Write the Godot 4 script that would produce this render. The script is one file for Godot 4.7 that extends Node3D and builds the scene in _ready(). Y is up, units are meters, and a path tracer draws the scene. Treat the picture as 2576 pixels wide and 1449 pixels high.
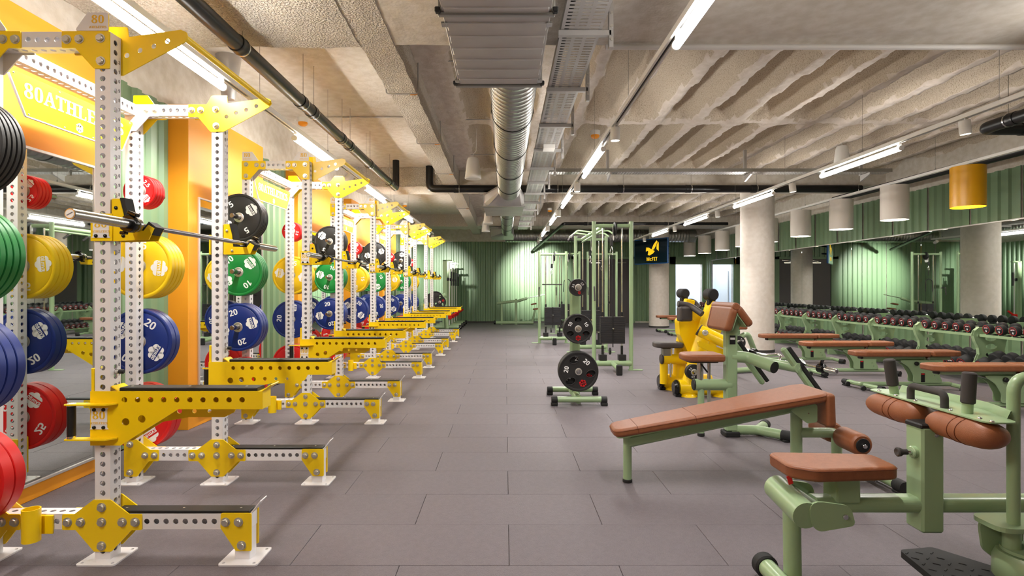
extends Node3D
# Photograph pixels to metres: one-point perspective, vanishing point (1271, 725), focal length 1430 px, eye 1.414 m above the floor.
const F := 1430.0
const VX := 1271.0
const VY := 725.0
const EYE := 1.414
const RIGHT := 8.2
const BACK := 23.3
const BAYS := [[5.16, 12.25], [13.26, 20.1], [21.1, 23.3]]
const ORD := ["first", "second", "third", "fourth", "fifth", "sixth", "seventh", "eighth", "ninth", "tenth", "eleventh", "twelfth"]

var M := {}
var sans: Font
var serif: Font
var rng := RandomNumberGenerator.new()
var used := {}
var meshes := {}


func W(px: float, py: float, d: float) -> Vector3:
	return Vector3((px - VX) * d / F, EYE - (py - VY) * d / F, -d)


# ---------------------------------------------------------------- mesh builder
class B:
	var v := PackedVector3Array()
	var n := PackedVector3Array()

	func tri(a: Vector3, b: Vector3, c: Vector3, na: Vector3, nb: Vector3, nc: Vector3) -> void:
		if (b - a).cross(c - a).dot(na + nb + nc) > 0.0:
			v.append(a); v.append(c); v.append(b)
			n.append(na); n.append(nc); n.append(nb)
		else:
			v.append(a); v.append(b); v.append(c)
			n.append(na); n.append(nb); n.append(nc)

	func quad(a: Vector3, b: Vector3, c: Vector3, d: Vector3, nn: Vector3) -> void:
		tri(a, b, c, nn, nn, nn)
		tri(a, c, d, nn, nn, nn)

	func quads(a: Vector3, b: Vector3, c: Vector3, d: Vector3, na: Vector3, nb: Vector3, nc: Vector3, nd: Vector3) -> void:
		tri(a, b, c, na, nb, nc)
		tri(a, c, d, na, nc, nd)

	func box(c: Vector3, s: Vector3, ch := 0.0, bs := Basis()) -> B:
		var h := s * 0.5
		ch = minf(ch, minf(h.x, minf(h.y, h.z)) * 0.9)
		var E := [Vector3.RIGHT, Vector3.UP, Vector3.BACK]
		for a in 3:
			var b1 := (a + 1) % 3
			var c1 := (a + 2) % 3
			for s1 in [-1.0, 1.0]:
				var o: Vector3 = E[a] * h[a] * s1
				var u: Vector3 = E[b1] * (h[b1] - ch)
				var w: Vector3 = E[c1] * (h[c1] - ch)
				quad(c + bs * (o - u - w), c + bs * (o + u - w), c + bs * (o + u + w), c + bs * (o - u + w), bs * (E[a] * s1))
				if ch > 0.0:
					for s2 in [-1.0, 1.0]:
						var p1: Vector3 = o + E[b1] * (h[b1] - ch) * s2
						var p2: Vector3 = E[a] * (h[a] - ch) * s1 + E[b1] * h[b1] * s2
						var nn: Vector3 = bs * ((E[a] * s1 + E[b1] * s2).normalized())
						quad(c + bs * (p1 - w), c + bs * (p1 + w), c + bs * (p2 + w), c + bs * (p2 - w), nn)
		if ch > 0.0:
			for sx in [-1.0, 1.0]:
				for sy in [-1.0, 1.0]:
					for sz in [-1.0, 1.0]:
						var q := Vector3(sx, sy, sz)
						var i := h - Vector3.ONE * ch
						var nn: Vector3 = bs * q.normalized()
						tri(c + bs * (q * Vector3(h.x, i.y, i.z)), c + bs * (q * Vector3(i.x, h.y, i.z)), c + bs * (q * Vector3(i.x, i.y, h.z)), nn, nn, nn)
		return self

	# box from lowest to highest corner
	func bx(a: Vector3, b: Vector3, ch := 0.0) -> B:
		return box((a + b) * 0.5, (b - a).abs(), ch)

	# bar with a rectangular section between two points
	func bar(a: Vector3, b: Vector3, w: float, h: float, ch := 0.0, up := Vector3.UP) -> B:
		var z := (b - a).normalized()
		if absf(z.dot(up)) > 0.98:
			up = Vector3.BACK if absf(z.z) < 0.9 else Vector3.RIGHT
		var x := up.cross(z).normalized()
		var y := z.cross(x)
		return box((a + b) * 0.5, Vector3(w, h, a.distance_to(b)), ch, Basis(x, y, z))

	# profile of (radius, height) turned round the local y axis
	func lathe(p: Array, seg := 20, xf := Transform3D()) -> B:
		var m := p.size()
		var sn := []
		for i in m - 1:
			var t: Vector2 = (p[i + 1] - p[i]).normalized()
			sn.append(Vector2(t.y, -t.x))
		for i in m - 1:
			var n0: Vector2 = sn[i]
			var n1: Vector2 = sn[i]
			if i > 0 and sn[i - 1].dot(sn[i]) > 0.72:
				n0 = (sn[i - 1] + sn[i]).normalized()
			if i < m - 2 and sn[i + 1].dot(sn[i]) > 0.72:
				n1 = (sn[i + 1] + sn[i]).normalized()
			for k in seg:
				var a0 := TAU * k / seg
				var a1 := TAU * (k + 1) / seg
				var d0 := Vector3(cos(a0), 0, sin(a0))
				var d1 := Vector3(cos(a1), 0, sin(a1))
				var up := Vector3.UP
				var q0: Vector3 = xf * (d0 * p[i].x + up * p[i].y)
				var q1: Vector3 = xf * (d1 * p[i].x + up * p[i].y)
				var q2: Vector3 = xf * (d1 * p[i + 1].x + up * p[i + 1].y)
				var q3: Vector3 = xf * (d0 * p[i + 1].x + up * p[i + 1].y)
				var m0: Vector3 = xf.basis * (d0 * n0.x + up * n0.y)
				var m1: Vector3 = xf.basis * (d1 * n0.x + up * n0.y)
				var m2: Vector3 = xf.basis * (d1 * n1.x + up * n1.y)
				var m3: Vector3 = xf.basis * (d0 * n1.x + up * n1.y)
				if p[i].x > 0.00001:
					tri(q0, q1, q2, m0, m1, m2)
				if p[i + 1].x > 0.00001:
					tri(q0, q2, q3, m0, m2, m3)
		return self

	static func along(a: Vector3, b: Vector3) -> Transform3D:
		var y := (b - a).normalized()
		var h := Vector3.RIGHT if absf(y.x) < 0.9 else Vector3.BACK
		var z := h.cross(y).normalized()
		return Transform3D(Basis(y.cross(z), y, z), a)

	func cyl(a: Vector3, b: Vector3, r: float, seg := 16, ch := 0.0, r2 := -1.0) -> B:
		var l := a.distance_to(b)
		if r2 < 0.0:
			r2 = r
		var p := [Vector2(0, 0), Vector2(r - ch, 0)]
		if ch > 0.0:
			p.append(Vector2(r, ch))
			p.append(Vector2(r2, l - ch))
		p.append(Vector2(r2 - ch, l))
		p.append(Vector2(0, l))
		return lathe(p, seg, B.along(a, b))

	# round tube swept along points
	func tube(pts: Array, r: float, seg := 12, caps := true, flat := 1.0) -> B:
		var m := pts.size()
		var t0: Vector3 = (pts[1] - pts[0]).normalized()
		var up := Vector3.UP if absf(t0.y) < 0.9 else Vector3.RIGHT
		var x := up.cross(t0).normalized()
		var rings := []
		var norms := []
		for i in m:
			var t: Vector3
			if i == 0:
				t = t0
			elif i == m - 1:
				t = (pts[i] - pts[i - 1]).normalized()
			else:
				t = ((pts[i] - pts[i - 1]).normalized() + (pts[i + 1] - pts[i]).normalized()).normalized()
			x = (x - t * x.dot(t)).normalized()
			var y := t.cross(x)
			var ring := []
			var nm := []
			for k in seg:
				var a := TAU * k / seg
				ring.append(pts[i] + x * cos(a) * r + y * sin(a) * r * flat)
				nm.append((x * cos(a) * flat + y * sin(a)).normalized())
			rings.append(ring)
			norms.append(nm)
		for i in m - 1:
			for k in seg:
				var l := (k + 1) % seg
				quads(rings[i][k], rings[i][l], rings[i + 1][l], rings[i + 1][k], norms[i][k], norms[i][l], norms[i + 1][l], norms[i + 1][k])
		if caps:
			var e: Vector3 = (pts[m - 1] - pts[m - 2]).normalized()
			for k in seg:
				var l := (k + 1) % seg
				tri(pts[0], rings[0][k], rings[0][l], -t0, -t0, -t0)
				tri(pts[m - 1], rings[m - 1][k], rings[m - 1][l], e, e, e)
		return self

	# flat outline in x, y with thickness t along z; holes as [x, y, r] or [x, y, rx, ry]
	func plate(outline: Array, holes: Array, t: float, xf := Transform3D(), seg := 14) -> B:
		var o := PackedVector2Array(outline)
		if Geometry2D.is_polygon_clockwise(o):
			o.reverse()
		var pieces := [o]
		var hs := []
		for h in holes:
			var ry: float = h[3] if h.size() > 3 else h[2]
			var hp := PackedVector2Array()
			for k in seg:
				hp.append(Vector2(h[0] + cos(TAU * (k + 0.5) / seg) * h[2], h[1] + sin(TAU * (k + 0.5) / seg) * ry))
			hs.append(hp)
			var lo := PackedVector2Array([Vector2(-99, -99), Vector2(h[0], -99), Vector2(h[0], 99), Vector2(-99, 99)])
			var hi := PackedVector2Array([Vector2(h[0], -99), Vector2(99, -99), Vector2(99, 99), Vector2(h[0], 99)])
			var next := []
			for p in pieces:
				var r := Rect2(p[0], Vector2.ZERO)
				for q in p:
					r = r.expand(q)
				if h[0] + h[2] < r.position.x or h[0] - h[2] > r.end.x or h[1] + ry < r.position.y or h[1] - ry > r.end.y:
					next.append(p)
					continue
				for half in [lo, hi]:
					for q in Geometry2D.intersect_polygons(p, half):
						for w in Geometry2D.clip_polygons(q, hp):
							if not Geometry2D.is_polygon_clockwise(w):
								next.append(w)
			pieces = next
		var f: Vector3 = xf.basis * Vector3.BACK
		for p in pieces:
			var ix := Geometry2D.triangulate_polygon(p)
			for i in range(0, ix.size(), 3):
				for s in [0.5, -0.5]:
					tri(xf * Vector3(p[ix[i]].x, p[ix[i]].y, t * s), xf * Vector3(p[ix[i + 1]].x, p[ix[i + 1]].y, t * s), xf * Vector3(p[ix[i + 2]].x, p[ix[i + 2]].y, t * s), f * signf(s), f * signf(s), f * signf(s))
		wall(o, t, xf, 1.0)
		for hp in hs:
			wall(hp, t, xf, -1.0)
		return self

	func wall(o: PackedVector2Array, t: float, xf: Transform3D, sgn: float) -> void:
		var m := o.size()
		for i in m:
			var a := o[i]
			var b := o[(i + 1) % m]
			var e := (b - a).normalized()
			var nn: Vector3 = xf.basis * Vector3(e.y, -e.x, 0) * sgn
			quad(xf * Vector3(a.x, a.y, -t / 2), xf * Vector3(b.x, b.y, -t / 2), xf * Vector3(b.x, b.y, t / 2), xf * Vector3(a.x, a.y, t / 2), nn)

	# stuffed pad: convex outline in x, z (any turn), from y 0 to t, edges rounded by r
	func pad(outline: Array, t: float, r: float, xf := Transform3D(), bulge := 0.0) -> B:
		var m := outline.size()
		var cen := Vector2.ZERO
		for q in outline:
			cen += q / m
		var nn := []
		for i in m:
			var a: Vector2 = outline[(i + m - 1) % m]
			var b: Vector2 = outline[(i + 1) % m]
			var e := (b - a).normalized()
			var o := Vector2(e.y, -e.x)
			if o.dot(outline[i] - cen) < 0:
				o = -o
			nn.append(o)
		var rings := []
		var prof := []
		for k in 5:
			var a := -PI / 2 + PI / 2 * k / 4.0
			prof.append([r - r * cos(a), r + r * sin(a), a])
		for k in 5:
			var a := PI / 2 * k / 4.0
			prof.append([r - r * cos(a), t - r + r * sin(a), a])
		for p in prof:
			var ring := []
			for i in m:
				var q: Vector2 = outline[i] - nn[i] * p[0]
				ring.append([xf * Vector3(q.x, p[1], q.y), (xf.basis * Vector3(nn[i].x * cos(p[2]), sin(p[2]), nn[i].y * cos(p[2]))).normalized()])
			rings.append(ring)
		for j in rings.size() - 1:
			for i in m:
				var l := (i + 1) % m
				quads(rings[j][i][0], rings[j][l][0], rings[j + 1][l][0], rings[j + 1][i][0], rings[j][i][1], rings[j][l][1], rings[j + 1][l][1], rings[j + 1][i][1])
		var top: Vector3 = xf * Vector3(cen.x, t + bulge, cen.y)
		var bot: Vector3 = xf * Vector3(cen.x, 0, cen.y)
		var up: Vector3 = (xf.basis * Vector3.UP).normalized()
		for i in m:
			var l := (i + 1) % m
			tri(top, rings[-1][i][0], rings[-1][l][0], up, up, up)
			tri(bot, rings[0][i][0], rings[0][l][0], -up, -up, -up)
		return self

	# square steel tube along local y from 0 to l with a row of holes in each of its four sides
	func perf(l: float, w: float, pitch: float, r: float, xf := Transform3D(), hw := -1.0) -> B:
		if hw < 0.0:
			hw = w
		var cells := int(l / pitch)
		var off := (l - cells * pitch) * 0.5
		for side in 4:
			var bs := Basis(Vector3.UP, PI / 2 * side)
			var ww: float = w if side % 2 == 0 else hw
			var dd: float = hw if side % 2 == 0 else w
			var ang := []
			for k in 12:
				ang.append(TAU * k / 12.0 + 0.1)
			var ca := atan2(pitch / 2, ww / 2)
			for q in [ca, PI - ca, PI + ca, TAU - ca]:
				ang.append(q)
			ang.sort()
			var nn: Vector3 = xf.basis * (bs * Vector3.BACK)
			var ends := [[0.0, off], [l - off, l]]
			for e in ends:
				if e[1] - e[0] > 0.0005:
					var z := dd / 2
					quad(xf * (bs * Vector3(-ww / 2, e[0], z)), xf * (bs * Vector3(ww / 2, e[0], z)), xf * (bs * Vector3(ww / 2, e[1], z)), xf * (bs * Vector3(-ww / 2, e[1], z)), nn)
			for c in cells:
				var cy := off + (c + 0.5) * pitch
				for k in ang.size():
					var a0: float = ang[k]
					var a1: float = ang[(k + 1) % ang.size()]
					var o0 := edge(a0, ww / 2, pitch / 2)
					var o1 := edge(a1, ww / 2, pitch / 2)
					var i0 := Vector2(cos(a0), sin(a0)) * r
					var i1 := Vector2(cos(a1), sin(a1)) * r
					var z := dd / 2
					var p0: Vector3 = xf * (bs * Vector3(o0.x, cy + o0.y, z))
					var p1: Vector3 = xf * (bs * Vector3(o1.x, cy + o1.y, z))
					var p2: Vector3 = xf * (bs * Vector3(i1.x, cy + i1.y, z))
					var p3: Vector3 = xf * (bs * Vector3(i0.x, cy + i0.y, z))
					quad(p0, p1, p2, p3, nn)
					var p4: Vector3 = xf * (bs * Vector3(i1.x, cy + i1.y, z - 0.005))
					var p5: Vector3 = xf * (bs * Vector3(i0.x, cy + i0.y, z - 0.005))
					quads(p3, p2, p4, p5, -(xf.basis * (bs * Vector3(i0.x, i0.y, 0))) / r, -(xf.basis * (bs * Vector3(i1.x, i1.y, 0))) / r, -(xf.basis * (bs * Vector3(i1.x, i1.y, 0))) / r, -(xf.basis * (bs * Vector3(i0.x, i0.y, 0))) / r)
		for y in [0.0, l]:
			quad(xf * Vector3(-w / 2, y, -hw / 2), xf * Vector3(w / 2, y, -hw / 2), xf * Vector3(w / 2, y, hw / 2), xf * Vector3(-w / 2, y, hw / 2), xf.basis * (Vector3.UP * (1.0 if y > 0 else -1.0)))
		return self

	func edge(a: float, hx: float, hy: float) -> Vector2:
		var d := Vector2(cos(a), sin(a))
		var k := minf(hx / maxf(absf(d.x), 0.0001), hy / maxf(absf(d.y), 0.0001))
		return d * k

	func add_arrays(arr: Array, xf: Transform3D) -> B:
		var vv: PackedVector3Array = arr[Mesh.ARRAY_VERTEX]
		var nv: PackedVector3Array = arr[Mesh.ARRAY_NORMAL]
		var ii: PackedInt32Array = arr[Mesh.ARRAY_INDEX] if arr[Mesh.ARRAY_INDEX] != null else PackedInt32Array(range(vv.size()))
		for i in ii:
			v.append(xf * vv[i])
			n.append((xf.basis * nv[i]).normalized())
		return self

	func mesh() -> ArrayMesh:
		var a := []
		a.resize(Mesh.ARRAY_MAX)
		a[Mesh.ARRAY_VERTEX] = v
		a[Mesh.ARRAY_NORMAL] = n
		var m := ArrayMesh.new()
		if v.size():
			m.add_surface_from_arrays(Mesh.PRIMITIVE_TRIANGLES, a)
		return m


# ---------------------------------------------------------------- helpers
func T(o: Vector3, rx := 0.0, ry := 0.0, rz := 0.0) -> Transform3D:
	return Transform3D(Basis.from_euler(Vector3(deg_to_rad(rx), deg_to_rad(ry), deg_to_rad(rz))), o)


func ellipse(cx: float, cy: float, rx: float, ry: float, seg := 20) -> Array:
	var o := []
	for k in seg:
		o.append(Vector2(cx + cos(TAU * k / seg) * rx, cy + sin(TAU * k / seg) * ry))
	return o


# outline with its corners rounded by r
func rounded(pts: Array, r, n := 5) -> Array:
	var o := []
	var m := pts.size()
	for i in m:
		var rr: float = r[i] if r is Array else r
		var p: Vector2 = pts[i]
		var a: Vector2 = (pts[(i + m - 1) % m] - p)
		var b: Vector2 = (pts[(i + 1) % m] - p)
		if rr < 0.0005:
			o.append(p)
			continue
		var half := absf(a.angle_to(b)) / 2.0
		var k := minf(rr / tan(half), minf(a.length(), b.length()) * 0.48)
		var p0 := p + a.normalized() * k
		var p2 := p + b.normalized() * k
		for j in n + 1:
			var t := float(j) / n
			o.append(p0.lerp(p, t).lerp(p.lerp(p2, t), t))
	return o


# points with bends rounded by radius r
func bend(pts: Array, r: float, n := 6) -> Array:
	var o := [pts[0]]
	for i in range(1, pts.size() - 1):
		var p: Vector3 = pts[i]
		var a: Vector3 = pts[i - 1] - p
		var b: Vector3 = pts[i + 1] - p
		var k := minf(r, minf(a.length(), b.length()) * 0.49)
		var p0 := p + a.normalized() * k
		var p2 := p + b.normalized() * k
		for j in n + 1:
			var t := float(j) / n
			o.append(p0.lerp(p, t).lerp(p.lerp(p2, t), t))
	o.append(pts[-1])
	return o


func text(b: B, s: String, cap: float, xf: Transform3D, font: Font, depth := 0.0012) -> B:
	var tm := TextMesh.new()
	tm.text = s
	tm.font = font
	tm.font_size = 48
	tm.curve_step = 2.0
	tm.pixel_size = cap / (48.0 * 0.714)
	tm.depth = depth
	return b.add_arrays(tm.get_mesh_arrays(), xf)


func numbered(called: String) -> String:
	used[called] = used.get(called, -1) + 1
	return called if used[called] == 0 else "%s_%03d" % [called, used[called]]


func tag(o: Node, label: String, category := "", group := "", kind := "") -> Node:
	o.set_meta("label", label)
	if category:
		o.set_meta("category", category)
	if group:
		o.set_meta("group", group)
	if kind:
		o.set_meta("kind", kind)
	return o


func thing(called: String, label: String, category: String, at := Vector3.ZERO, group := "") -> Node3D:
	var o := Node3D.new()
	o.name = numbered(called)
	add_child(o)
	o.position = at
	tag(o, label, category, group)
	return o


func part(parent: Node, called: String, what, m: Material, xf := Transform3D()) -> MeshInstance3D:
	var o := MeshInstance3D.new()
	o.name = called
	o.mesh = what.mesh() if what is B else what
	o.material_override = m
	o.transform = xf
	parent.add_child(o, true)
	return o


func solo(called: String, label: String, category: String, what, m: Material, group := "", xf := Transform3D()) -> MeshInstance3D:
	var o := MeshInstance3D.new()
	o.name = numbered(called)
	o.mesh = what.mesh() if what is B else what
	o.material_override = m
	o.transform = xf
	add_child(o)
	tag(o, label, category, group)
	return o


func struct(called: String, what = null, m: Material = null) -> Node3D:
	var o: Node3D
	if what == null:
		o = Node3D.new()
	else:
		o = MeshInstance3D.new()
		o.mesh = what.mesh() if what is B else what
		o.material_override = m
	o.name = called
	o.set_meta("kind", "structure")
	add_child(o)
	return o


func copy(proto: Node3D, called: String, at: Transform3D, label := "") -> Node3D:
	var o: Node3D = proto.duplicate()
	o.name = numbered(called)
	add_child(o)
	o.transform = at
	if label:
		o.set_meta("label", label)
	return o


func mat(called: String, c: Color, rough := 0.6, metal := 0.0) -> StandardMaterial3D:
	var m := StandardMaterial3D.new()
	m.resource_name = called
	m.albedo_color = c
	m.roughness = rough
	m.metallic = metal
	M[called] = m
	return m


func noise_tex(freq: float, lo: Color, hi: Color, sd: int, oct := 4, size := 512, from := 0.2, to := 0.8) -> NoiseTexture2D:
	var f := FastNoiseLite.new()
	f.seed = sd
	f.frequency = freq
	f.fractal_octaves = oct
	var t := NoiseTexture2D.new()
	t.width = size
	t.height = size
	t.seamless = true
	t.noise = f
	var g := Gradient.new()
	g.set_color(0, lo)
	g.set_color(1, hi)
	g.set_offset(0, from)
	g.set_offset(1, to)
	t.color_ramp = g
	return t


func bump_tex(freq: float, sd: int, strength: float, size := 512, oct := 4) -> NoiseTexture2D:
	var f := FastNoiseLite.new()
	f.seed = sd
	f.frequency = freq
	f.fractal_octaves = oct
	var t := NoiseTexture2D.new()
	t.width = size
	t.height = size
	t.seamless = true
	t.noise = f
	t.as_normal_map = true
	t.bump_strength = strength
	return t


func tri_map(m: StandardMaterial3D, scale: float, world := true) -> StandardMaterial3D:
	m.uv1_triplanar = true
	m.uv1_world_triplanar = world
	m.uv1_scale = Vector3.ONE * scale
	return m


# ---------------------------------------------------------------- camera, air, light
func setup() -> void:
	var cam := Camera3D.new()
	cam.name = "camera"
	cam.projection = Camera3D.PROJECTION_FRUSTUM
	cam.near = 0.05
	cam.far = 100.0
	cam.size = 1449.0 / F * cam.near
	cam.frustum_offset = Vector2((1288.0 - VX) / F, (VY - 724.5) / F) * cam.near
	cam.position = Vector3(0, EYE, 0)
	add_child(cam)
	cam.current = true
	var we := WorldEnvironment.new()
	we.name = "world"
	var e := Environment.new()
	e.background_mode = Environment.BG_COLOR
	e.background_color = Color(0.02, 0.02, 0.02)
	e.tonemap_mode = Environment.TONE_MAPPER_LINEAR
	e.tonemap_exposure = 1.62
	e.sdfgi_enabled = true
	e.ssao_enabled = true
	e.ssil_enabled = true
	we.environment = e
	add_child(we)


func speckle(base: Color, specks: Array, size: int, count: int, sd: int) -> ImageTexture:
	var im := Image.create(size, size, false, Image.FORMAT_RGB8)
	var f := FastNoiseLite.new()
	f.seed = sd
	f.frequency = 0.011
	var r := RandomNumberGenerator.new()
	r.seed = sd
	for y in size:
		for x in size:
			var k := 1.0 + 0.05 * (r.randf() - 0.5) + 0.05 * f.get_noise_2d(x, y)
			im.set_pixel(x, y, Color(base.r * k, base.g * k, base.b * k))
	for i in count:
		var c: Color = specks[r.randi() % specks.size()]
		var x := r.randi() % (size - 2)
		var y := r.randi() % (size - 2)
		im.set_pixel(x, y, c)
		if r.randf() < 0.5:
			im.set_pixel(x + 1, y, c)
		if r.randf() < 0.4:
			im.set_pixel(x, y + 1, c)
	return ImageTexture.create_from_image(im)


func materials() -> void:
	var m: StandardMaterial3D
	# rubber tiles: three tones of the same speckled crumb
	var crumb := speckle(Color(0.92, 0.90, 0.91), [Color(1, 1, 1), Color(0.72, 0.70, 0.71), Color(0.62, 0.6, 0.6)], 1024, 90000, 3)
	for i in 3:
		m = mat("rubber_tile_%d" % i, [Color(0.452, 0.430, 0.446), Color(0.448, 0.425, 0.441), Color(0.457, 0.434, 0.450)][i], 0.62)
		m.albedo_texture = crumb
		m.normal_enabled = true
		m.normal_texture = bump_tex(0.12, 5, 3.0, 512, 3)
		m.normal_scale = 0.5
		tri_map(m, 1.7)
	mat("joint", Color(0.2, 0.19, 0.195), 0.9)
	# plaster and concrete
	var stain := noise_tex(0.012, Color(0.94, 0.93, 0.91), Color(1, 1, 1), 11, 6, 512)
	m = mat("plaster", Color(0.865, 0.84, 0.80), 0.9)
	m.albedo_texture = stain
	m.normal_enabled = true
	m.normal_texture = bump_tex(0.05, 12, 4.0)
	m.normal_scale = 0.3
	tri_map(m, 0.9)
	m = mat("plaster_rough", Color(0.90, 0.875, 0.835), 0.95)
	m.albedo_texture = noise_tex(0.045, Color(0.90, 0.88, 0.85), Color(1, 1, 1), 13, 5, 512)
	m.normal_enabled = true
	m.normal_texture = bump_tex(0.07, 14, 14.0)
	m.normal_scale = 1.0
	tri_map(m, 1.1)
	m = mat("rib_plaster", Color(0.87, 0.83, 0.79), 0.9)
	m.albedo_texture = stain
	m.normal_enabled = true
	m.normal_texture = bump_tex(0.05, 18, 6.0)
	m.normal_scale = 0.5
	tri_map(m, 0.9)
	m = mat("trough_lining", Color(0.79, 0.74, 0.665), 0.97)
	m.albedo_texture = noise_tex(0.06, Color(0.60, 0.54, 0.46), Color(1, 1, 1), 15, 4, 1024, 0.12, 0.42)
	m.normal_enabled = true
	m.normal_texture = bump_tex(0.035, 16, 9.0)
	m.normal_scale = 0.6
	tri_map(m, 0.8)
	m = mat("column_concrete", Color(0.84, 0.81, 0.775), 0.8)
	m.albedo_texture = noise_tex(0.02, Color(0.955, 0.945, 0.935), Color(1, 1, 1), 17, 5, 512)
	tri_map(m, 0.7)
	mat("white_wall", Color(0.88, 0.9, 0.94), 0.8)
	mat("yellow_wall", Color(0.91, 0.60, 0.11), 0.55)
	mat("green_sheet", Color(0.445, 0.55, 0.415), 0.42)
	mat("green_trim", Color(0.445, 0.55, 0.415), 0.5)
	mat("dark_trim", Color(0.22, 0.21, 0.2), 0.7)
	mat("dark_door", Color(0.30, 0.275, 0.28), 0.5)
	m = mat("mirror_glass", Color(0.86, 0.885, 0.87), 0.015, 1.0)
	mat("silver_frame", Color(0.82, 0.81, 0.8), 0.35, 0.6)
	# paint
	mat("rack_white", Color(0.92, 0.91, 0.92), 0.28)
	mat("rack_yellow", Color(0.985, 0.83, 0.05), 0.3)
	mat("machine_yellow", Color(0.97, 0.81, 0.03), 0.28)
	mat("machine_green", Color(0.575, 0.672, 0.515), 0.3)
	mat("plain_black", Color(0.06, 0.06, 0.062), 0.5)
	mat("black_rubber", Color(0.10, 0.10, 0.102), 0.7)
	mat("grip_rubber", Color(0.24, 0.225, 0.22), 0.9)
	mat("black_gloss", Color(0.03, 0.03, 0.032), 0.22)
	mat("stack_black", Color(0.11, 0.105, 0.12), 0.5)
	mat("pipe_black", Color(0.04, 0.04, 0.042), 0.35)
	mat("white_plastic", Color(0.88, 0.87, 0.85), 0.45)
	mat("drum_white", Color(0.84, 0.81, 0.77), 0.6)
	mat("drum_yellow", Color(0.86, 0.62, 0.03), 0.35)
	mat("orange_plastic", Color(0.95, 0.6, 0.1), 0.5)
	mat("print_white", Color(0.95, 0.95, 0.95), 0.5)
	mat("print_grey", Color(0.42, 0.41, 0.43), 0.6)
	mat("print_red", Color(0.78, 0.06, 0.09), 0.5)
	mat("print_yellow", Color(0.93, 0.73, 0.1), 0.5)
	mat("signal_red", Color(0.8, 0.08, 0.06), 0.4)
	mat("screen_blue", Color(0.12, 0.30, 0.52), 0.25)
	mat("screen_dark", Color(0.04, 0.10, 0.14), 0.08)
	# steel
	mat("chrome", Color(0.86, 0.86, 0.86), 0.14, 1.0)
	mat("bright_steel", Color(0.72, 0.72, 0.71), 0.26, 1.0)
	mat("bolt_steel", Color(0.80, 0.79, 0.76), 0.36, 0.8)
	mat("bar_steel", Color(0.60, 0.59, 0.60), 0.24, 1.0)
	m = mat("galvanised", Color(0.66, 0.66, 0.64), 0.34, 1.0)
	m = mat("zinc_sheet", Color(0.76, 0.75, 0.74), 0.45, 0.6)
	m.albedo_texture = noise_tex(0.01, Color(0.95, 0.95, 0.95), Color(1, 1, 1), 21, 4, 256)
	tri_map(m, 0.8)
	# leather
	m = mat("tan_leather", Color(0.555, 0.328, 0.195), 0.42)
	m.albedo_texture = noise_tex(0.02, Color(0.94, 0.93, 0.92), Color(1, 1, 1), 31, 4, 256)
	m.normal_enabled = true
	m.normal_texture = bump_tex(0.2, 32, 5.0, 512, 2)
	m.normal_scale = 0.35
	tri_map(m, 4.0, false)
	mat("leather_thread", Color(0.42, 0.2, 0.09), 0.6)
	m = mat("dark_leather", Color(0.27, 0.245, 0.24), 0.5)
	# bumper plates
	mat("plate_black", Color(0.115, 0.11, 0.112), 0.55)
	mat("plate_green", Color(0.045, 0.50, 0.21), 0.45)
	mat("plate_blue", Color(0.035, 0.16, 0.47), 0.42)
	mat("plate_red", Color(0.84, 0.055, 0.06), 0.42)
	mat("plate_yellow", Color(0.95, 0.79, 0.03), 0.42)
	for k in [["tube_glow", Color(1.0, 0.98, 0.955), 30.0], ["spot_glow", Color(1.0, 0.97, 0.92), 6.0], ["drum_glow", Color(1.0, 0.97, 0.93), 3.0], ["panel_glow", Color(0.95, 0.97, 1.0), 3.0]]:
		m = mat(k[0], Color(0.9, 0.9, 0.9), 0.5)
		m.emission_enabled = true
		m.emission = k[1]
		m.emission_energy_multiplier = k[2]
	m = mat("screen_mark", Color(0.9, 0.72, 0.1), 0.4)
	m.emission_enabled = true
	m.emission = Color(0.95, 0.75, 0.1)
	m.emission_energy_multiplier = 0.5
	sans = SystemFont.new()
	sans.font_names = PackedStringArray(["Droid Sans"])
	sans.font_weight = 700
	serif = SystemFont.new()
	serif.font_names = PackedStringArray(["Droid Serif"])
	serif.font_weight = 700


func area(parent: Node, called: String, at: Vector3, size: Vector2, energy: float, color := Color(1.0, 0.94, 0.87), basis := Basis()) -> void:
	var l := AreaLight3D.new()
	l.name = called
	l.area_size = size
	l.light_energy = energy
	l.light_color = color
	l.shadow_enabled = true
	l.transform = Transform3D(basis, at)
	if "area_range" in l:
		l.set("area_range", 40.0)
	parent.add_child(l, true)


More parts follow.
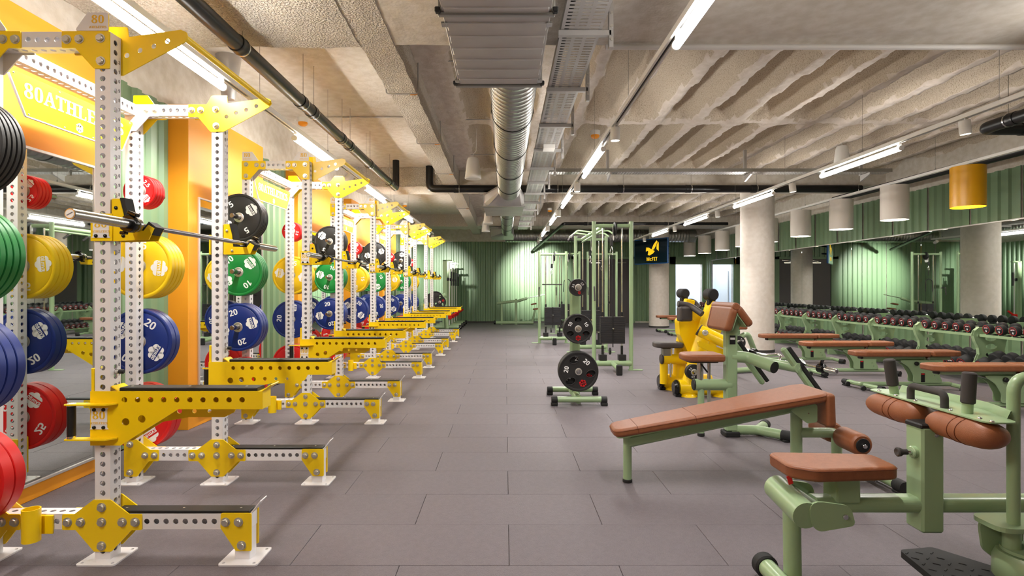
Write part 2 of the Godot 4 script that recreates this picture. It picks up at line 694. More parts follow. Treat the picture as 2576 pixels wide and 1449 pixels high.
# ---------------------------------------------------------------- the room
func corrugated(l: float, h: float) -> ArrayMesh:
	# vertical ribs 0.2 m apart, 35 mm deep; along x from 0, facing +z
	var key := "sheet_%.2f_%.2f" % [l, h]
	if meshes.has(key):
		return meshes[key]
	var b := B.new()
	var x := 0.0
	var xs := [0.0]
	var zs := [0.0]
	while x < l - 0.001:
		for s in [[0.085, 0.0], [0.11, 0.035], [0.175, 0.035], [0.2, 0.0]]:
			if x + s[0] < l - 0.001:
				xs.append(x + s[0])
				zs.append(s[1])
		x += 0.2
	xs.append(l)
	zs.append(zs[-1])
	for i in xs.size() - 1:
		var d := Vector2(xs[i + 1] - xs[i], zs[i + 1] - zs[i]).normalized()
		var nn := Vector3(-d.y, 0, d.x)
		b.quad(Vector3(xs[i], 0, zs[i]), Vector3(xs[i + 1], 0, zs[i + 1]), Vector3(xs[i + 1], h, zs[i + 1]), Vector3(xs[i], h, zs[i]), nn)
		b.quad(Vector3(xs[i], h, zs[i]), Vector3(xs[i + 1], h, zs[i + 1]), Vector3(xs[i + 1], h, -0.01), Vector3(xs[i], h, -0.01), Vector3.UP)
		b.quad(Vector3(xs[i], 0, zs[i]), Vector3(xs[i + 1], 0, zs[i + 1]), Vector3(xs[i + 1], 0, -0.01), Vector3(xs[i], 0, -0.01), Vector3.DOWN)
	meshes[key] = b.mesh()
	return meshes[key]


func cladding(parent: Node, a: Vector3, b: Vector3, h: float, side := 1.0) -> void:
	# sheets one metre wide from a to b, ribs towards the left-hand side of that direction turned by side
	var dir := (b - a).normalized()
	var l := a.distance_to(b)
	var z := dir.cross(Vector3.UP) * side
	var bs := Basis(dir, Vector3.UP, z)
	var at := 0.0
	while at < l - 0.01:
		var w := minf(1.0, l - at)
		var xf := Transform3D(bs, a + dir * at)
		if side < 0.0:
			xf = Transform3D(Basis(-dir, Vector3.UP, z), a + dir * (at + w))
		part(parent, "cladding_sheet", corrugated(w - 0.003, h), M.green_sheet, xf)
		at += w


func room() -> void:
	# floor: rubber tiles 1.12 x 0.5 m laid half over half
	var fl := struct("floor")
	part(fl, "screed", B.new().bx(Vector3(-3.6, -0.25, -BACK - 0.2), Vector3(RIGHT + 0.3, -0.012, 3.2)), M.joint)
	rng.seed = 7
	var tile := {}
	var far := B.new()
	var row := 0
	var d := -3.1
	while d < BACK:
		var x := -2.22 + (0.56 if row % 2 == 0 else 0.0) - 1.12
		if (int(round((d - 2.9) / 0.5)) % 2) == 0:
			x = -2.22 - 1.12
		else:
			x = -2.22 + 0.56 - 2.24
		var d1 := minf(d + 0.5, BACK)
		while x < RIGHT:
			var x0 := maxf(x, -3.36)
			var x1 := minf(x + 1.12, RIGHT)
			x += 1.12
			if x1 - x0 < 0.02:
				continue
			var c := Vector3((x0 + x1) / 2, -0.006 + rng.randf_range(-0.0006, 0.0006), -(d + d1) / 2)
			var s := Vector3(x1 - x0 - 0.0025, 0.012, d1 - d - 0.0025)
			if d < 2.3 or d > 14.3:
				far.box(c, s)
			else:
				var key := "%.3f_%.3f" % [s.x, s.z]
				if not tile.has(key):
					tile[key] = B.new().box(Vector3.ZERO, s, 0.0015).mesh()
				part(fl, "floor_tile", tile[key], M["rubber_tile_%d" % (rng.randi() % 3)], T(c))
		d += 0.5
		row += 1
	part(fl, "floor_tiles_beyond", far, M.rubber_tile_0).set_meta("kind", "stuff")

	# walls
	var wl := struct("wall_left")
	part(wl, "masonry", B.new().bx(Vector3(-3.6, 0, -BACK - 0.2), Vector3(-3.36, 4.6, 3.2)), M.plaster)
	for k in 6:
		var a := 2.66 + 3.0 * (k - 1)
		part(wl, "yellow_pier", B.new().bx(Vector3(-3.36, 0, -a - 1.75), Vector3(-3.156, 3.25, -a), 0.004), M.yellow_wall)
	for k in 6:
		var a: float = 4.41 + 3.0 * (k - 1)
		var e: float = a + 1.25 if k < 5 else BACK
		cladding(wl, Vector3(-3.355, 0.02, -a - 0.01), Vector3(-3.355, 0.02, -e + 0.01), 3.2)
	var wr := struct("wall_right")
	part(wr, "masonry", B.new().bx(Vector3(RIGHT, 0, -BACK - 0.2), Vector3(RIGHT + 0.25, 4.6, 3.2)), M.plaster)
	cladding(wr, Vector3(RIGHT - 0.003, 2.53, -4.0), Vector3(RIGHT - 0.003, 2.53, -BACK + 0.04), 0.83, -1.0)
	cladding(wr, Vector3(RIGHT - 0.003, 0.02, -4.0), Vector3(RIGHT - 0.003, 0.02, -BACK + 0.04), 0.72, -1.0)
	part(wr, "mirror_ledge", B.new().bx(Vector3(RIGHT - 0.05, 2.505, -22.5), Vector3(RIGHT, 2.528, -4.0), 0.003), M.silver_frame)
	cladding(wr, Vector3(RIGHT - 0.003, 0.74, -22.5), Vector3(RIGHT - 0.003, 0.74, -BACK + 0.04), 1.79, -1.0)
	for i in 8:
		var a := 4.43 + 2.24 * i
		var e := minf(a + 2.235, 22.48)
		solo("wall_mirror", "tall mirror sheet behind the dumbbells, %s from the end wall" % ORD[7 - i], "mirror", B.new().bx(Vector3(RIGHT - 0.045, 0.76, -e), Vector3(RIGHT - 0.038, 2.505, -a), 0.001), M.mirror_glass, "mirror sheets behind the dumbbell rack")
	var wb := struct("wall_back")
	var zb := -BACK
	# doorways: double door x 2.95..5.2 high 2.62, white room x 6.97..8.06 high 2.39
	part(wb, "masonry", B.new().bx(Vector3(-3.6, 0, zb - 0.2), Vector3(6.97, 4.6, zb)), M.plaster)
	part(wb, "masonry", B.new().bx(Vector3(6.97, 2.39, zb - 0.2), Vector3(8.06, 4.6, zb)), M.plaster)
	part(wb, "masonry", B.new().bx(Vector3(8.06, 0, zb - 0.2), Vector3(RIGHT + 0.25, 4.6, zb)), M.plaster)
	cladding(wb, Vector3(-3.3, 0.06, zb + 0.004), Vector3(2.7, 0.06, zb + 0.004), 3.26, 1.0)
	cladding(wb, Vector3(2.7, 2.7, zb + 0.1), Vector3(8.16, 2.7, zb + 0.1), 0.75, 1.0)
	cladding(wb, Vector3(5.3, 0.06, zb + 0.004), Vector3(6.9, 0.06, zb + 0.004), 2.62, 1.0)
	part(wb, "door_surround", B.new().bx(Vector3(2.7, 0, zb), Vector3(3.0, 2.72, zb + 0.1), 0.003), M.green_trim)
	part(wb, "door_surround", B.new().bx(Vector3(5.12, 0, zb), Vector3(5.3, 2.72, zb + 0.1), 0.003), M.green_trim)
	part(wb, "door_surround", B.new().bx(Vector3(2.7, 2.6, zb), Vector3(5.3, 2.72, zb + 0.1), 0.003), M.green_trim)
	part(wb, "door_surround", B.new().bx(Vector3(6.72, 0, zb), Vector3(6.97, 2.7, zb + 0.06), 0.003), M.green_trim)
	part(wb, "door_surround", B.new().bx(Vector3(6.72, 2.39, zb), Vector3(RIGHT, 2.7, zb + 0.06), 0.003), M.green_trim)
	part(wb, "door_surround", B.new().bx(Vector3(8.06, 0, zb), Vector3(RIGHT, 2.4, zb + 0.06), 0.003), M.green_trim)
	struct("baseboard_back", B.new().bx(Vector3(-3.36, 0, zb), Vector3(2.7, 0.06, zb + 0.02)), M.dark_trim)
	var dr := struct("door_1")
	for s in [-1.0, 1.0]:
		var cx: float = 4.06 + s * 0.53
		part(dr, "door_leaf", B.new().bx(Vector3(cx - 0.525, 0.01, zb + 0.01), Vector3(cx + 0.525, 2.6, zb + 0.06), 0.003), M.dark_door)
		part(dr, "door_handle", B.new().tube(bend([Vector3(4.06 + s * 0.09, 1.12, zb + 0.06), Vector3(4.06 + s * 0.09, 1.12, zb + 0.12), Vector3(4.06 + s * 0.2, 1.12, zb + 0.12)], 0.02), 0.011, 8), M.bright_steel)
		part(dr, "door_closer", B.new().bx(Vector3(cx - 0.1, 2.42, zb + 0.06), Vector3(cx + 0.35, 2.48, zb + 0.12), 0.004).bar(Vector3(cx, 2.5, zb + 0.1), Vector3(cx + 0.42, 2.56, zb + 0.1), 0.02, 0.012), M.bright_steel)
	# white lit room behind the open doorway
	var wc := struct("wall_corridor")
	part(wc, "corridor_shell", B.new().bx(Vector3(6.6, 0, zb - 2.6), Vector3(6.75, 3.0, zb - 0.2)).bx(Vector3(8.35, 0, zb - 2.6), Vector3(8.5, 3.0, zb - 0.2)).bx(Vector3(6.6, 0, zb - 2.75), Vector3(8.5, 3.0, zb - 2.6)).bx(Vector3(6.6, 2.9, zb - 2.6), Vector3(8.5, 3.0, zb - 0.2)).bx(Vector3(6.6, -0.1, zb - 2.6), Vector3(8.5, 0, zb - 0.2)), M.white_wall)
	part(wc, "corridor_door", B.new().bx(Vector3(6.76, 0.0, zb - 1.9), Vector3(6.8, 2.15, zb - 1.0), 0.003), M.white_plastic)
	var lamp := thing("ceiling_panel_lamp", "flat white ceiling panel lamp in the white corridor", "lamp", Vector3(7.5, 2.88, zb - 1.4))
	part(lamp, "panel", B.new().box(Vector3.ZERO, Vector3(0.9, 0.03, 1.6), 0.003), M.panel_glow)
	area(lamp, "panel_light", Vector3(0, -0.03, 0), Vector2(0.9, 1.6), 2.2, Color(0.93, 0.96, 1.0), Basis(Vector3.RIGHT, -PI / 2))
	# behind the viewer
	var wf := struct("wall_front")
	part(wf, "masonry", B.new().bx(Vector3(-3.6, 0, 3.0), Vector3(RIGHT + 0.25, 4.6, 3.2)), M.plaster)
	columns()
	ceiling()
	left_mirrors()


func columns() -> void:
	for c in [[5.65, 12.75, "round concrete column between dumbbell rack and flat benches"], [5.57, 20.6, "round concrete column carrying the television near the end wall"]]:
		var o := thing("concrete_column", c[2], "column", Vector3(c[0], 0, -c[1]))
		o.set_meta("kind", "structure")
		part(o, "shaft", B.new().lathe([Vector2(0, 0), Vector2(0.355, 0), Vector2(0.355, 3.62), Vector2(0, 3.62)], 48), M.column_concrete)
		part(o, "base_trim", B.new().lathe([Vector2(0.356, 0), Vector2(0.362, 0), Vector2(0.362, 0.06), Vector2(0.356, 0.06)], 48), M.dark_trim)


func ceiling() -> void:
	var ce := struct("ceiling")
	part(ce, "slab", B.new().bx(Vector3(-3.6, 4.32, -BACK - 0.2), Vector3(RIGHT + 0.3, 4.6, 3.2)), M.plaster)
	part(ce, "smooth_soffit", B.new().bx(Vector3(-3.36, 4.02, -BACK), Vector3(-1.31, 4.33, 3.0)), M.plaster)
	part(ce, "smooth_soffit", B.new().bx(Vector3(-1.0, 4.02, -4.2), Vector3(RIGHT, 4.33, 3.0)), M.plaster)
	for z in [[4.2, 5.16], [12.25, 13.26], [20.1, 21.1]]:
		part(ce, "cross_beam", rough_box(Vector3(-1.0, 3.62, -z[1]), Vector3(RIGHT, 4.33, -z[0]), 0.012 if z[0] < 5.0 else 0.006), M.plaster if z[0] > 5.0 else M.plaster)
		part(ce, "cross_beam", rough_box(Vector3(-3.36, 3.6, -z[1]), Vector3(-1.31, 4.33, -z[0]), 0.02), M.plaster_rough)
	part(ce, "long_beam", rough_box(Vector3(-1.31, 3.61, -BACK), Vector3(-1.0, 4.33, 3.0), 0.016), M.plaster_rough)
	var nz := FastNoiseLite.new()
	nz.seed = 4
	nz.frequency = 2.2
	nz.fractal_octaves = 4
	for bay in BAYS:
		var mid: float = (bay[0] + bay[1]) / 2.0
		var halves := [[bay[0], mid], [mid, bay[1]]] if bay[1] - bay[0] > 4.0 else [[bay[0], bay[1]]]
		for hv in halves:
			var b := B.new()
			var rb := B.new()
			var nx := 262
			var nd := int((hv[1] - hv[0]) / 0.06)
			var pts := []
			for j in nd + 1:
				var line := PackedVector3Array()
				var dd: float = lerpf(hv[0], hv[1], float(j) / nd)
				for i in nx + 1:
					var x := lerpf(-1.0, RIGHT, float(i) / nx)
					line.append(Vector3(x, rib_height(x, dd, hv[0], hv[1], nz), -dd))
				pts.append(line)
			for j in nd:
				for i in nx:
					var q0: Vector3 = pts[j][i]
					var q1: Vector3 = pts[j][i + 1]
					var q2: Vector3 = pts[j + 1][i + 1]
					var q3: Vector3 = pts[j + 1][i]
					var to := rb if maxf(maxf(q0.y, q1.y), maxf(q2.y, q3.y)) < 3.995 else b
					to.quads(q0, q1, q2, q3, rib_normal(pts, i, j, nx, nd), rib_normal(pts, i + 1, j, nx, nd), rib_normal(pts, i + 1, j + 1, nx, nd), rib_normal(pts, i, j + 1, nx, nd))
			part(ce, "trough_soffit", b, M.trough_lining)
			part(ce, "rib_soffit", rb, M.rib_plaster)


func rib_height(x: float, d: float, a: float, e: float, nz: FastNoiseLite) -> float:
	var wob := 0.05 * nz.get_noise_2d(x * 0.35, d * 0.35)
	var f := fposmod((x + 0.12 + wob) / 0.6, 1.0)
	var g := clampf((f - 0.13) / 0.74, 0.0, 1.0) * 2.0 - 1.0
	var k := pow(maxf(0.0, 1.0 - g * g), 0.75)
	var ends := smoothstep(0.0, 0.42, minf(d - a, e - d) + 0.08 * nz.get_noise_2d(x, d * 0.5))
	return 3.93 + 0.34 * k * ends * (1.0 if x > -0.2 else smoothstep(-1.0, -0.2, x) * 0.6) + 0.03 * nz.get_noise_2d(x, d) + 0.012 * nz.get_noise_2d(x * 4.0, d * 4.0)


func rib_normal(p: Array, i: int, j: int, nx: int, nd: int) -> Vector3:
	var a: Vector3 = p[j][mini(i + 1, nx)] - p[j][maxi(i - 1, 0)]
	var b: Vector3 = p[mini(j + 1, nd)][i] - p[maxi(j - 1, 0)][i]
	var n := a.cross(b).normalized()
	return n if n.y < 0 else -n


func rough_box(a: Vector3, b: Vector3, amp: float) -> B:
	# beam with a hand-plastered, slightly uneven underside and sides
	var nz := FastNoiseLite.new()
	nz.seed = 9
	nz.frequency = 3.0
	nz.fractal_octaves = 4
	var o := B.new()
	var faces := [[Vector3(a.x, a.y, a.z), Vector3(b.x, a.y, a.z), Vector3(a.x, a.y, b.z), Vector3.DOWN], [Vector3(a.x, a.y, b.z), Vector3(b.x, a.y, b.z), Vector3(a.x, b.y, b.z), Vector3.BACK], [Vector3(a.x, a.y, a.z), Vector3(b.x, a.y, a.z), Vector3(a.x, b.y, a.z), Vector3.FORWARD], [Vector3(a.x, a.y, a.z), Vector3(a.x, a.y, b.z), Vector3(a.x, b.y, a.z), Vector3.LEFT], [Vector3(b.x, a.y, a.z), Vector3(b.x, a.y, b.z), Vector3(b.x, b.y, a.z), Vector3.RIGHT]]
	for f in faces:
		var lu: float = (f[1] - f[0]).length()
		var lv: float = (f[2] - f[0]).length()
		var nu := clampi(int(lu / 0.07), 2, 240)
		var nv := clampi(int(lv / 0.07), 2, 240)
		for j in nv:
			for i in nu:
				var q := []
				for c in [[0, 0], [1, 0], [1, 1], [0, 1]]:
					var p: Vector3 = f[0] + (f[1] - f[0]) * (float(i + c[0]) / nu) + (f[2] - f[0]) * (float(j + c[1]) / nv)
					q.append(p + Vector3(nz.get_noise_3dv(p), nz.get_noise_3dv(p + Vector3.ONE * 31.0), nz.get_noise_3dv(p + Vector3.ONE * 57.0)) * amp)
				var nn: Vector3 = (q[1] - q[0]).cross(q[3] - q[0]).normalized()
				if nn.dot(f[3]) < 0:
					nn = -nn
				o.quad(q[0], q[1], q[2], q[3], nn)
	return o


func left_mirrors() -> void:
	for k in 5:
		var a := 2.66 + 3.0 * k
		var o := thing("framed_wall_mirror", "silver framed mirror on yellow pier behind the %s rack from the end wall" % ORD[4 - k], "mirror", Vector3(-3.156, 0, -a))
		var z0 := -0.19
		var z1 := -1.68
		part(o, "glass", B.new().bx(Vector3(0.0, 0.125, z1), Vector3(0.012, 2.33, z0)), M.mirror_glass)
		part(o, "frame", B.new().bx(Vector3(0, 0.105, z1 - 0.02), Vector3(0.02, 0.125, z0 + 0.02), 0.002).bx(Vector3(0, 2.33, z1 - 0.02), Vector3(0.02, 2.35, z0 + 0.02), 0.002).bx(Vector3(0, 0.125, z1 - 0.02), Vector3(0.02, 2.33, z1), 0.002).bx(Vector3(0, 0.125, z0), Vector3(0.02, 2.33, z0 + 0.02), 0.002), M.silver_frame)


# ---------------------------------------------------------------- lamps, ducts, pipes
const LAMP_SPREAD := 1.0

func track(x: float, y: float, d0: float, d1: float, label: String) -> void:
	var o := thing("light_track", label, "light track", Vector3(x, y, -d0))
	var l := d1 - d0
	part(o, "rail", B.new().bx(Vector3(-0.03, 0, -l), Vector3(-0.012, 0.035, 0)).bx(Vector3(0.012, 0, -l), Vector3(0.03, 0.035, 0)).bx(Vector3(-0.03, 0.035, -l), Vector3(0.03, 0.045, 0)), M.white_plastic)
	part(o, "conductor", B.new().bx(Vector3(-0.012, 0.018, -l), Vector3(0.012, 0.034, 0)), M.plain_black)
	var d := 1.2
	while d < l:
		part(o, "suspension_wire", B.new().cyl(Vector3(0, 0.045, -d), Vector3(0, 4.0 - y, -d), 0.0022, 5), M.bright_steel)
		part(o, "wire_grip", B.new().cyl(Vector3(0, 0.045, -d), Vector3(0, 0.085, -d), 0.008, 8), M.bright_steel)
		d += 2.05


func linear_lamp(x: float, y: float, d0: float, d1: float, energy: float, label: String, group: String) -> void:
	# tube lamp under a track; y is its underside
	var o := thing("linear_lamp", label, "lamp", Vector3(x, y, -(d0 + d1) / 2), group)
	var h := (d1 - d0) / 2
	part(o, "glowing_tube", B.new().cyl(Vector3(0, 0.03, -h), Vector3(0, 0.03, h), 0.03, 14, 0.004), M.tube_glow)
	for s in [-1.0, 1.0]:
		part(o, "end_cap", B.new().cyl(Vector3(0, 0.03, s * h), Vector3(0, 0.03, s * (h + 0.02)), 0.031, 14, 0.003), M.white_plastic)
		part(o, "mount", B.new().box(Vector3(0, 0.1, s * (h - 0.03)), Vector3(0.03, 0.09, 0.05), 0.004), M.white_plastic)
	area(o, "tube_light", Vector3(0, -0.004, 0), Vector2(0.06, h * 2), energy, Color(1.0, 0.983, 0.96), Basis(Vector3.RIGHT, -PI / 2))


func spot_lamp(x: float, y: float, d: float, aim: Vector3, energy: float, angle: float, label: String, group: String) -> void:
	var o := thing("spot_lamp", label, "lamp", Vector3(x, y, -d), group)
	part(o, "mount", B.new().box(Vector3(0, 0.02, 0), Vector3(0.035, 0.04, 0.12), 0.004).cyl(Vector3(0, -0.05, 0), Vector3(0, 0.01, 0), 0.009, 8), M.white_plastic)
	var dir := aim.normalized()
	var c := Vector3(0, -0.09, 0)
	part(o, "housing", B.new().lathe([Vector2(0, -0.07), Vector2(0.048, -0.07), Vector2(0.052, -0.066), Vector2(0.052, 0.07), Vector2(0.046, 0.07), Vector2(0.044, 0.045), Vector2(0, 0.045)], 20, B.along(c, c + dir)), M.white_plastic)
	part(o, "glowing_lens", B.new().cyl(c + dir * 0.046, c + dir * 0.056, 0.042, 18), M.spot_glow)
	var l := SpotLight3D.new()
	l.name = "lens_light"
	l.spot_angle = angle
	l.spot_angle_attenuation = 1.0
	l.spot_range = 40.0
	l.spot_attenuation = 2.0
	l.light_energy = energy
	l.light_size = 0.04
	l.light_color = Color(1.0, 0.983, 0.96)
	l.shadow_enabled = true
	o.add_child(l)
	l.position = c + dir * 0.07
	l.basis = Basis.looking_at(dir, Vector3.UP if absf(dir.y) < 0.95 else Vector3.RIGHT)


func lamps() -> void:
	track(-2.31, 3.13, -2.0, 18.2, "white lighting track above the row of power racks")
	track(1.16, 3.13, -2.0, 20.2, "white lighting track above the open aisle")
	track(4.65, 3.13, -2.0, 21.0, "white lighting track above the flat benches")
	track(7.15, 3.33, -2.0, 22.8, "white lighting track carrying the drum pendants")
	var left := [-0.2, 3.1, 6.24, 9.36, 12.55, 15.7]
	for i in 6:
		linear_lamp(-2.31, 3.03, left[i], left[i] + 1.55, 3.4, "glowing tube lamp above the power racks, %s from the end wall" % ORD[5 - i], "tube lamps above the power racks")
	var mid := [2.2, 6.74, 9.9, 13.0, 16.2]
	for i in 5:
		linear_lamp(1.16, 3.03, mid[i], mid[i] + 1.65, 3.0, "glowing tube lamp above the aisle, %s from the end wall" % ORD[4 - i], "tube lamps above the aisle")
	var right := [2.9, 6.68, 9.86, 13.05, 16.25]
	for i in 5:
		linear_lamp(4.65, 3.03, right[i], right[i] + 1.68, 3.0, "glowing tube lamp above the flat benches, %s from the end wall" % ORD[4 - i], "tube lamps above the benches")
	for i in 5:
		spot_lamp(1.16, 3.13, [6.0, 9.17, 12.35, 15.5, 18.6][i], Vector3(0, -1, 0), 3.0, 32.0, "small white cylinder spotlight on aisle track, %s before the end wall" % ORD[4 - i], "spotlights on the aisle track")
		spot_lamp(4.65, 3.13, [5.75, 9.2, 12.45, 15.6, 19.0][i], Vector3(0.1, -1, 0), 3.0, 32.0, "small white cylinder spotlight on bench track, %s before the end wall" % ORD[4 - i], "spotlights on the bench track")
	spot_lamp(1.16, 3.13, 20.0, Vector3(0.02, -0.36, -1), 38.0, 28.0, "white spotlight at track end aimed at the green end wall", "")
	spot_lamp(-2.31, 3.13, 18.1, Vector3(-0.1, -0.26, -1), 40.0, 20.0, "white spotlight past the racks aimed at the end wall", "")
	for i in 4:
		spot_lamp(-2.31, 3.13, [5.15, 8.4, 11.6, 14.7][i], Vector3(-0.62, -0.75, 0.0), 3.0, 44.0, "white spotlight between racks, %s from the end wall, aimed at cladding" % ORD[3 - i], "spotlights between the racks")
	# drum pendants
	for k in 9:
		var d := 8.785 + 1.657 * k
		var yellow := k == 0
		var o := thing("drum_pendant", "yellow drum pendant lamp beside the green band" if yellow else "white drum pendant lamp, %s after the yellow drum" % ORD[k - 1], "pendant lamp", Vector3(7.15, 2.665, -d), "drum pendants")
		part(o, "shade", B.new().lathe([Vector2(0.0, 0.624), Vector2(0.227, 0.624), Vector2(0.227, 0.0), Vector2(0.22, 0.0), Vector2(0.22, 0.57), Vector2(0.0, 0.57)], 40), M.drum_yellow if yellow else M.drum_white)
		part(o, "hanger", B.new().cyl(Vector3(0, 0.624, 0), Vector3(0, 0.665, 0), 0.02, 10), M.white_plastic)
		part(o, "glowing_disc", B.new().cyl(Vector3(0, 0.34, 0), Vector3(0, 0.36, 0), 0.12, 20), M.drum_glow)
		area(o, "disc_light", Vector3(0, 0.33, 0), Vector2(0.18, 0.18), 2.0, Color(1.0, 0.97, 0.93), Basis(Vector3.RIGHT, -PI / 2))


func spiral(b: B, a: Vector3, e: Vector3, r: float) -> B:
	# wound sheet duct: a raised seam every 0.11 m
	var l := a.distance_to(e)
	var p := [Vector2(r, 0)]
	var y := 0.06
	while y < l - 0.02:
		p.append(Vector2(r, y))
		p.append(Vector2(r + 0.0035, y + 0.006))
		p.append(Vector2(r, y + 0.012))
		y += 0.11
	p.append(Vector2(r, l))
	return b.lathe(p, 36, B.along(a, e))


func square_to_round(b: B, c0: Vector3, w: float, h: float, c1: Vector3, r: float) -> B:
	# transition from a w x h rectangle at c0 to a circle at c1, both facing z
	var seg := 32
	for k in seg:
		var q := []
		for kk in [k, k + 1]:
			var a: float = TAU * kk / seg
			var dd := Vector2(cos(a), sin(a))
			var m := minf(w / 2 / maxf(absf(dd.x), 0.0001), h / 2 / maxf(absf(dd.y), 0.0001))
			q.append([c0 + Vector3(dd.x, dd.y, 0) * m, c1 + Vector3(dd.x, dd.y, 0) * r])
		var nn: Vector3 = (q[1][0] - q[0][0]).cross(q[0][1] - q[0][0]).normalized()
		var mid: Vector3 = (q[0][0] + q[1][1]) / 2 - (c0 + c1) / 2
		if nn.dot(mid) < 0:
			nn = -nn
		b.quad(q[0][0], q[1][0], q[1][1], q[0][1], nn)
	return b


func duct_clamps(o: Node, a: Vector3, z0: float, z1: float, step: float, r: float) -> void:
	var d := z0
	while d < z1:
		part(o, "clamp_ring", B.new().lathe([Vector2(r, -0.012), Vector2(r + 0.008, -0.012), Vector2(r + 0.008, 0.012), Vector2(r, 0.012)], 32, B.along(Vector3(a.x, a.y, -d), Vector3(a.x, a.y, -d - 1))), M.pipe_black)
		for s in [-1.0, 1.0]:
			part(o, "hanger_rod", B.new().cyl(Vector3(a.x + s * (r + 0.012), a.y - 0.02, -d), Vector3(a.x + s * (r + 0.012), 4.0, -d), 0.004, 6), M.bright_steel)
		d += step


func ducts() -> void:
	var o := thing("silencer_box", "long ribbed sheet metal silencer box under the ceiling", "duct")
	var b := B.new()
	b.bx(Vector3(-0.40, 3.16, -4.88), Vector3(0.29, 3.6, -2.3), 0.004)
	part(o, "casing", b, M.zinc_sheet)
	for i in 11:
		part(o, "casing_fold", B.new().bx(Vector3(-0.385, 3.15, -4.84 + i * 0.2), Vector3(0.275, 3.165, -4.73 + i * 0.2), 0.005), M.zinc_sheet)
	for d in [3.6, 4.87]:
		part(o, "flange", B.new().bx(Vector3(-0.425, 3.135, -d - 0.015), Vector3(0.315, 3.16, -d + 0.015), 0.003).bx(Vector3(-0.425, 3.16, -d - 0.015), Vector3(-0.40, 3.61, -d + 0.015), 0.003).bx(Vector3(0.29, 3.16, -d - 0.015), Vector3(0.315, 3.61, -d + 0.015), 0.003), M.galvanised)
		for s in [-0.425, 0.315]:
			part(o, "corner_bolt", B.new().box(Vector3(s, 3.16, -d + 0.03), Vector3(0.035, 0.035, 0.04), 0.006), M.plain_black)
	for s in [[-0.4, 4.78], [0.29, 4.78], [-0.4, 3.75], [0.29, 3.75]]:
		part(o, "angle_clip", B.new().bx(Vector3(s[0] - 0.02, 3.15, -s[1] - 0.03), Vector3(s[0] + 0.02, 3.16, -s[1] + 0.03)), M.bright_steel)
	o = thing("spiral_duct", "big round spiral duct leading from silencer to first transition", "duct")
	part(o, "pipe", spiral(B.new(), Vector3(0.08, 3.4, -4.88), Vector3(0.08, 3.4, -11.45), 0.225), M.galvanised)
	duct_clamps(o, Vector3(0.08, 3.4, 0), 6.4, 11.5, 1.42, 0.226)
	part(o, "hood", square_to_round(B.new(), Vector3(-0.02, 3.29, -12.0), 0.84, 0.3, Vector3(0.08, 3.4, -11.45), 0.225), M.zinc_sheet)
	part(o, "grille_box", B.new().bx(Vector3(-0.46, 3.14, -13.6), Vector3(0.4, 3.44, -12.0), 0.004), M.zinc_sheet)
	part(o, "flange", B.new().bx(Vector3(-0.48, 3.12, -12.03), Vector3(0.42, 3.15, -11.97), 0.003), M.galvanised)
	o = thing("spiral_duct", "narrower spiral duct between second transition and end wall", "duct")
	part(o, "pipe", spiral(B.new(), Vector3(0.06, 3.36, -13.6), Vector3(0.06, 3.36, -19.3), 0.18), M.galvanised)
	duct_clamps(o, Vector3(0.06, 3.36, 0), 14.6, 19.0, 1.5, 0.181)
	part(o, "hood", square_to_round(B.new(), Vector3(-0.1, 3.36, -19.8), 0.8, 0.34, Vector3(0.06, 3.36, -19.3), 0.18), M.zinc_sheet)
	part(o, "grille_box", B.new().bx(Vector3(-0.5, 3.19, -20.9), Vector3(0.3, 3.55, -19.8), 0.004), M.zinc_sheet)
	o = thing("spiral_duct", "large spiral duct running crosswise before the end wall", "duct")
	part(o, "pipe", spiral(B.new(), Vector3(0.0, 3.4, -21.6), Vector3(7.2, 3.4, -21.6), 0.24), M.galvanised)
	part(o, "elbow", B.new().lathe([Vector2(0, 0), Vector2(0.25, 0), Vector2(0.25, 0.25), Vector2(0, 0.25)], 24, B.along(Vector3(6.95, 3.4, -21.6), Vector3(8, 3.4, -21.6))), M.galvanised)


func black_pipe(label: String, pts: Array, r: float, sleeves: Array) -> void:
	var o := thing("drain_pipe", label, "pipe")
	part(o, "pipe", B.new().tube(bend(pts, r * 1.6, 6), r, 20), M.pipe_black)
	for s in sleeves:
		var dir: Vector3 = s[1].normalized()
		part(o, "sleeve", B.new().lathe([Vector2(r, -0.05), Vector2(r + 0.006, -0.05), Vector2(r + 0.008, -0.035), Vector2(r + 0.006, -0.02), Vector2(r + 0.006, 0.03), Vector2(r + 0.009, 0.04), Vector2(r + 0.006, 0.05), Vector2(r, 0.05)], 24, B.along(s[0], s[0] + dir)), M.pipe_black)
		part(o, "pipe_clip", B.new().lathe([Vector2(r, 0.06), Vector2(r + 0.004, 0.06), Vector2(r + 0.004, 0.08), Vector2(r, 0.08)], 24, B.along(s[0], s[0] + dir)), M.bright_steel)
		part(o, "hanger_rod", B.new().cyl(s[0] + dir * 0.07 + Vector3(0, r, 0), Vector3(s[0].x, 4.0, s[0].z) + dir * 0.07 * Vector3(1, 0, 1), 0.004, 6), M.bright_steel)


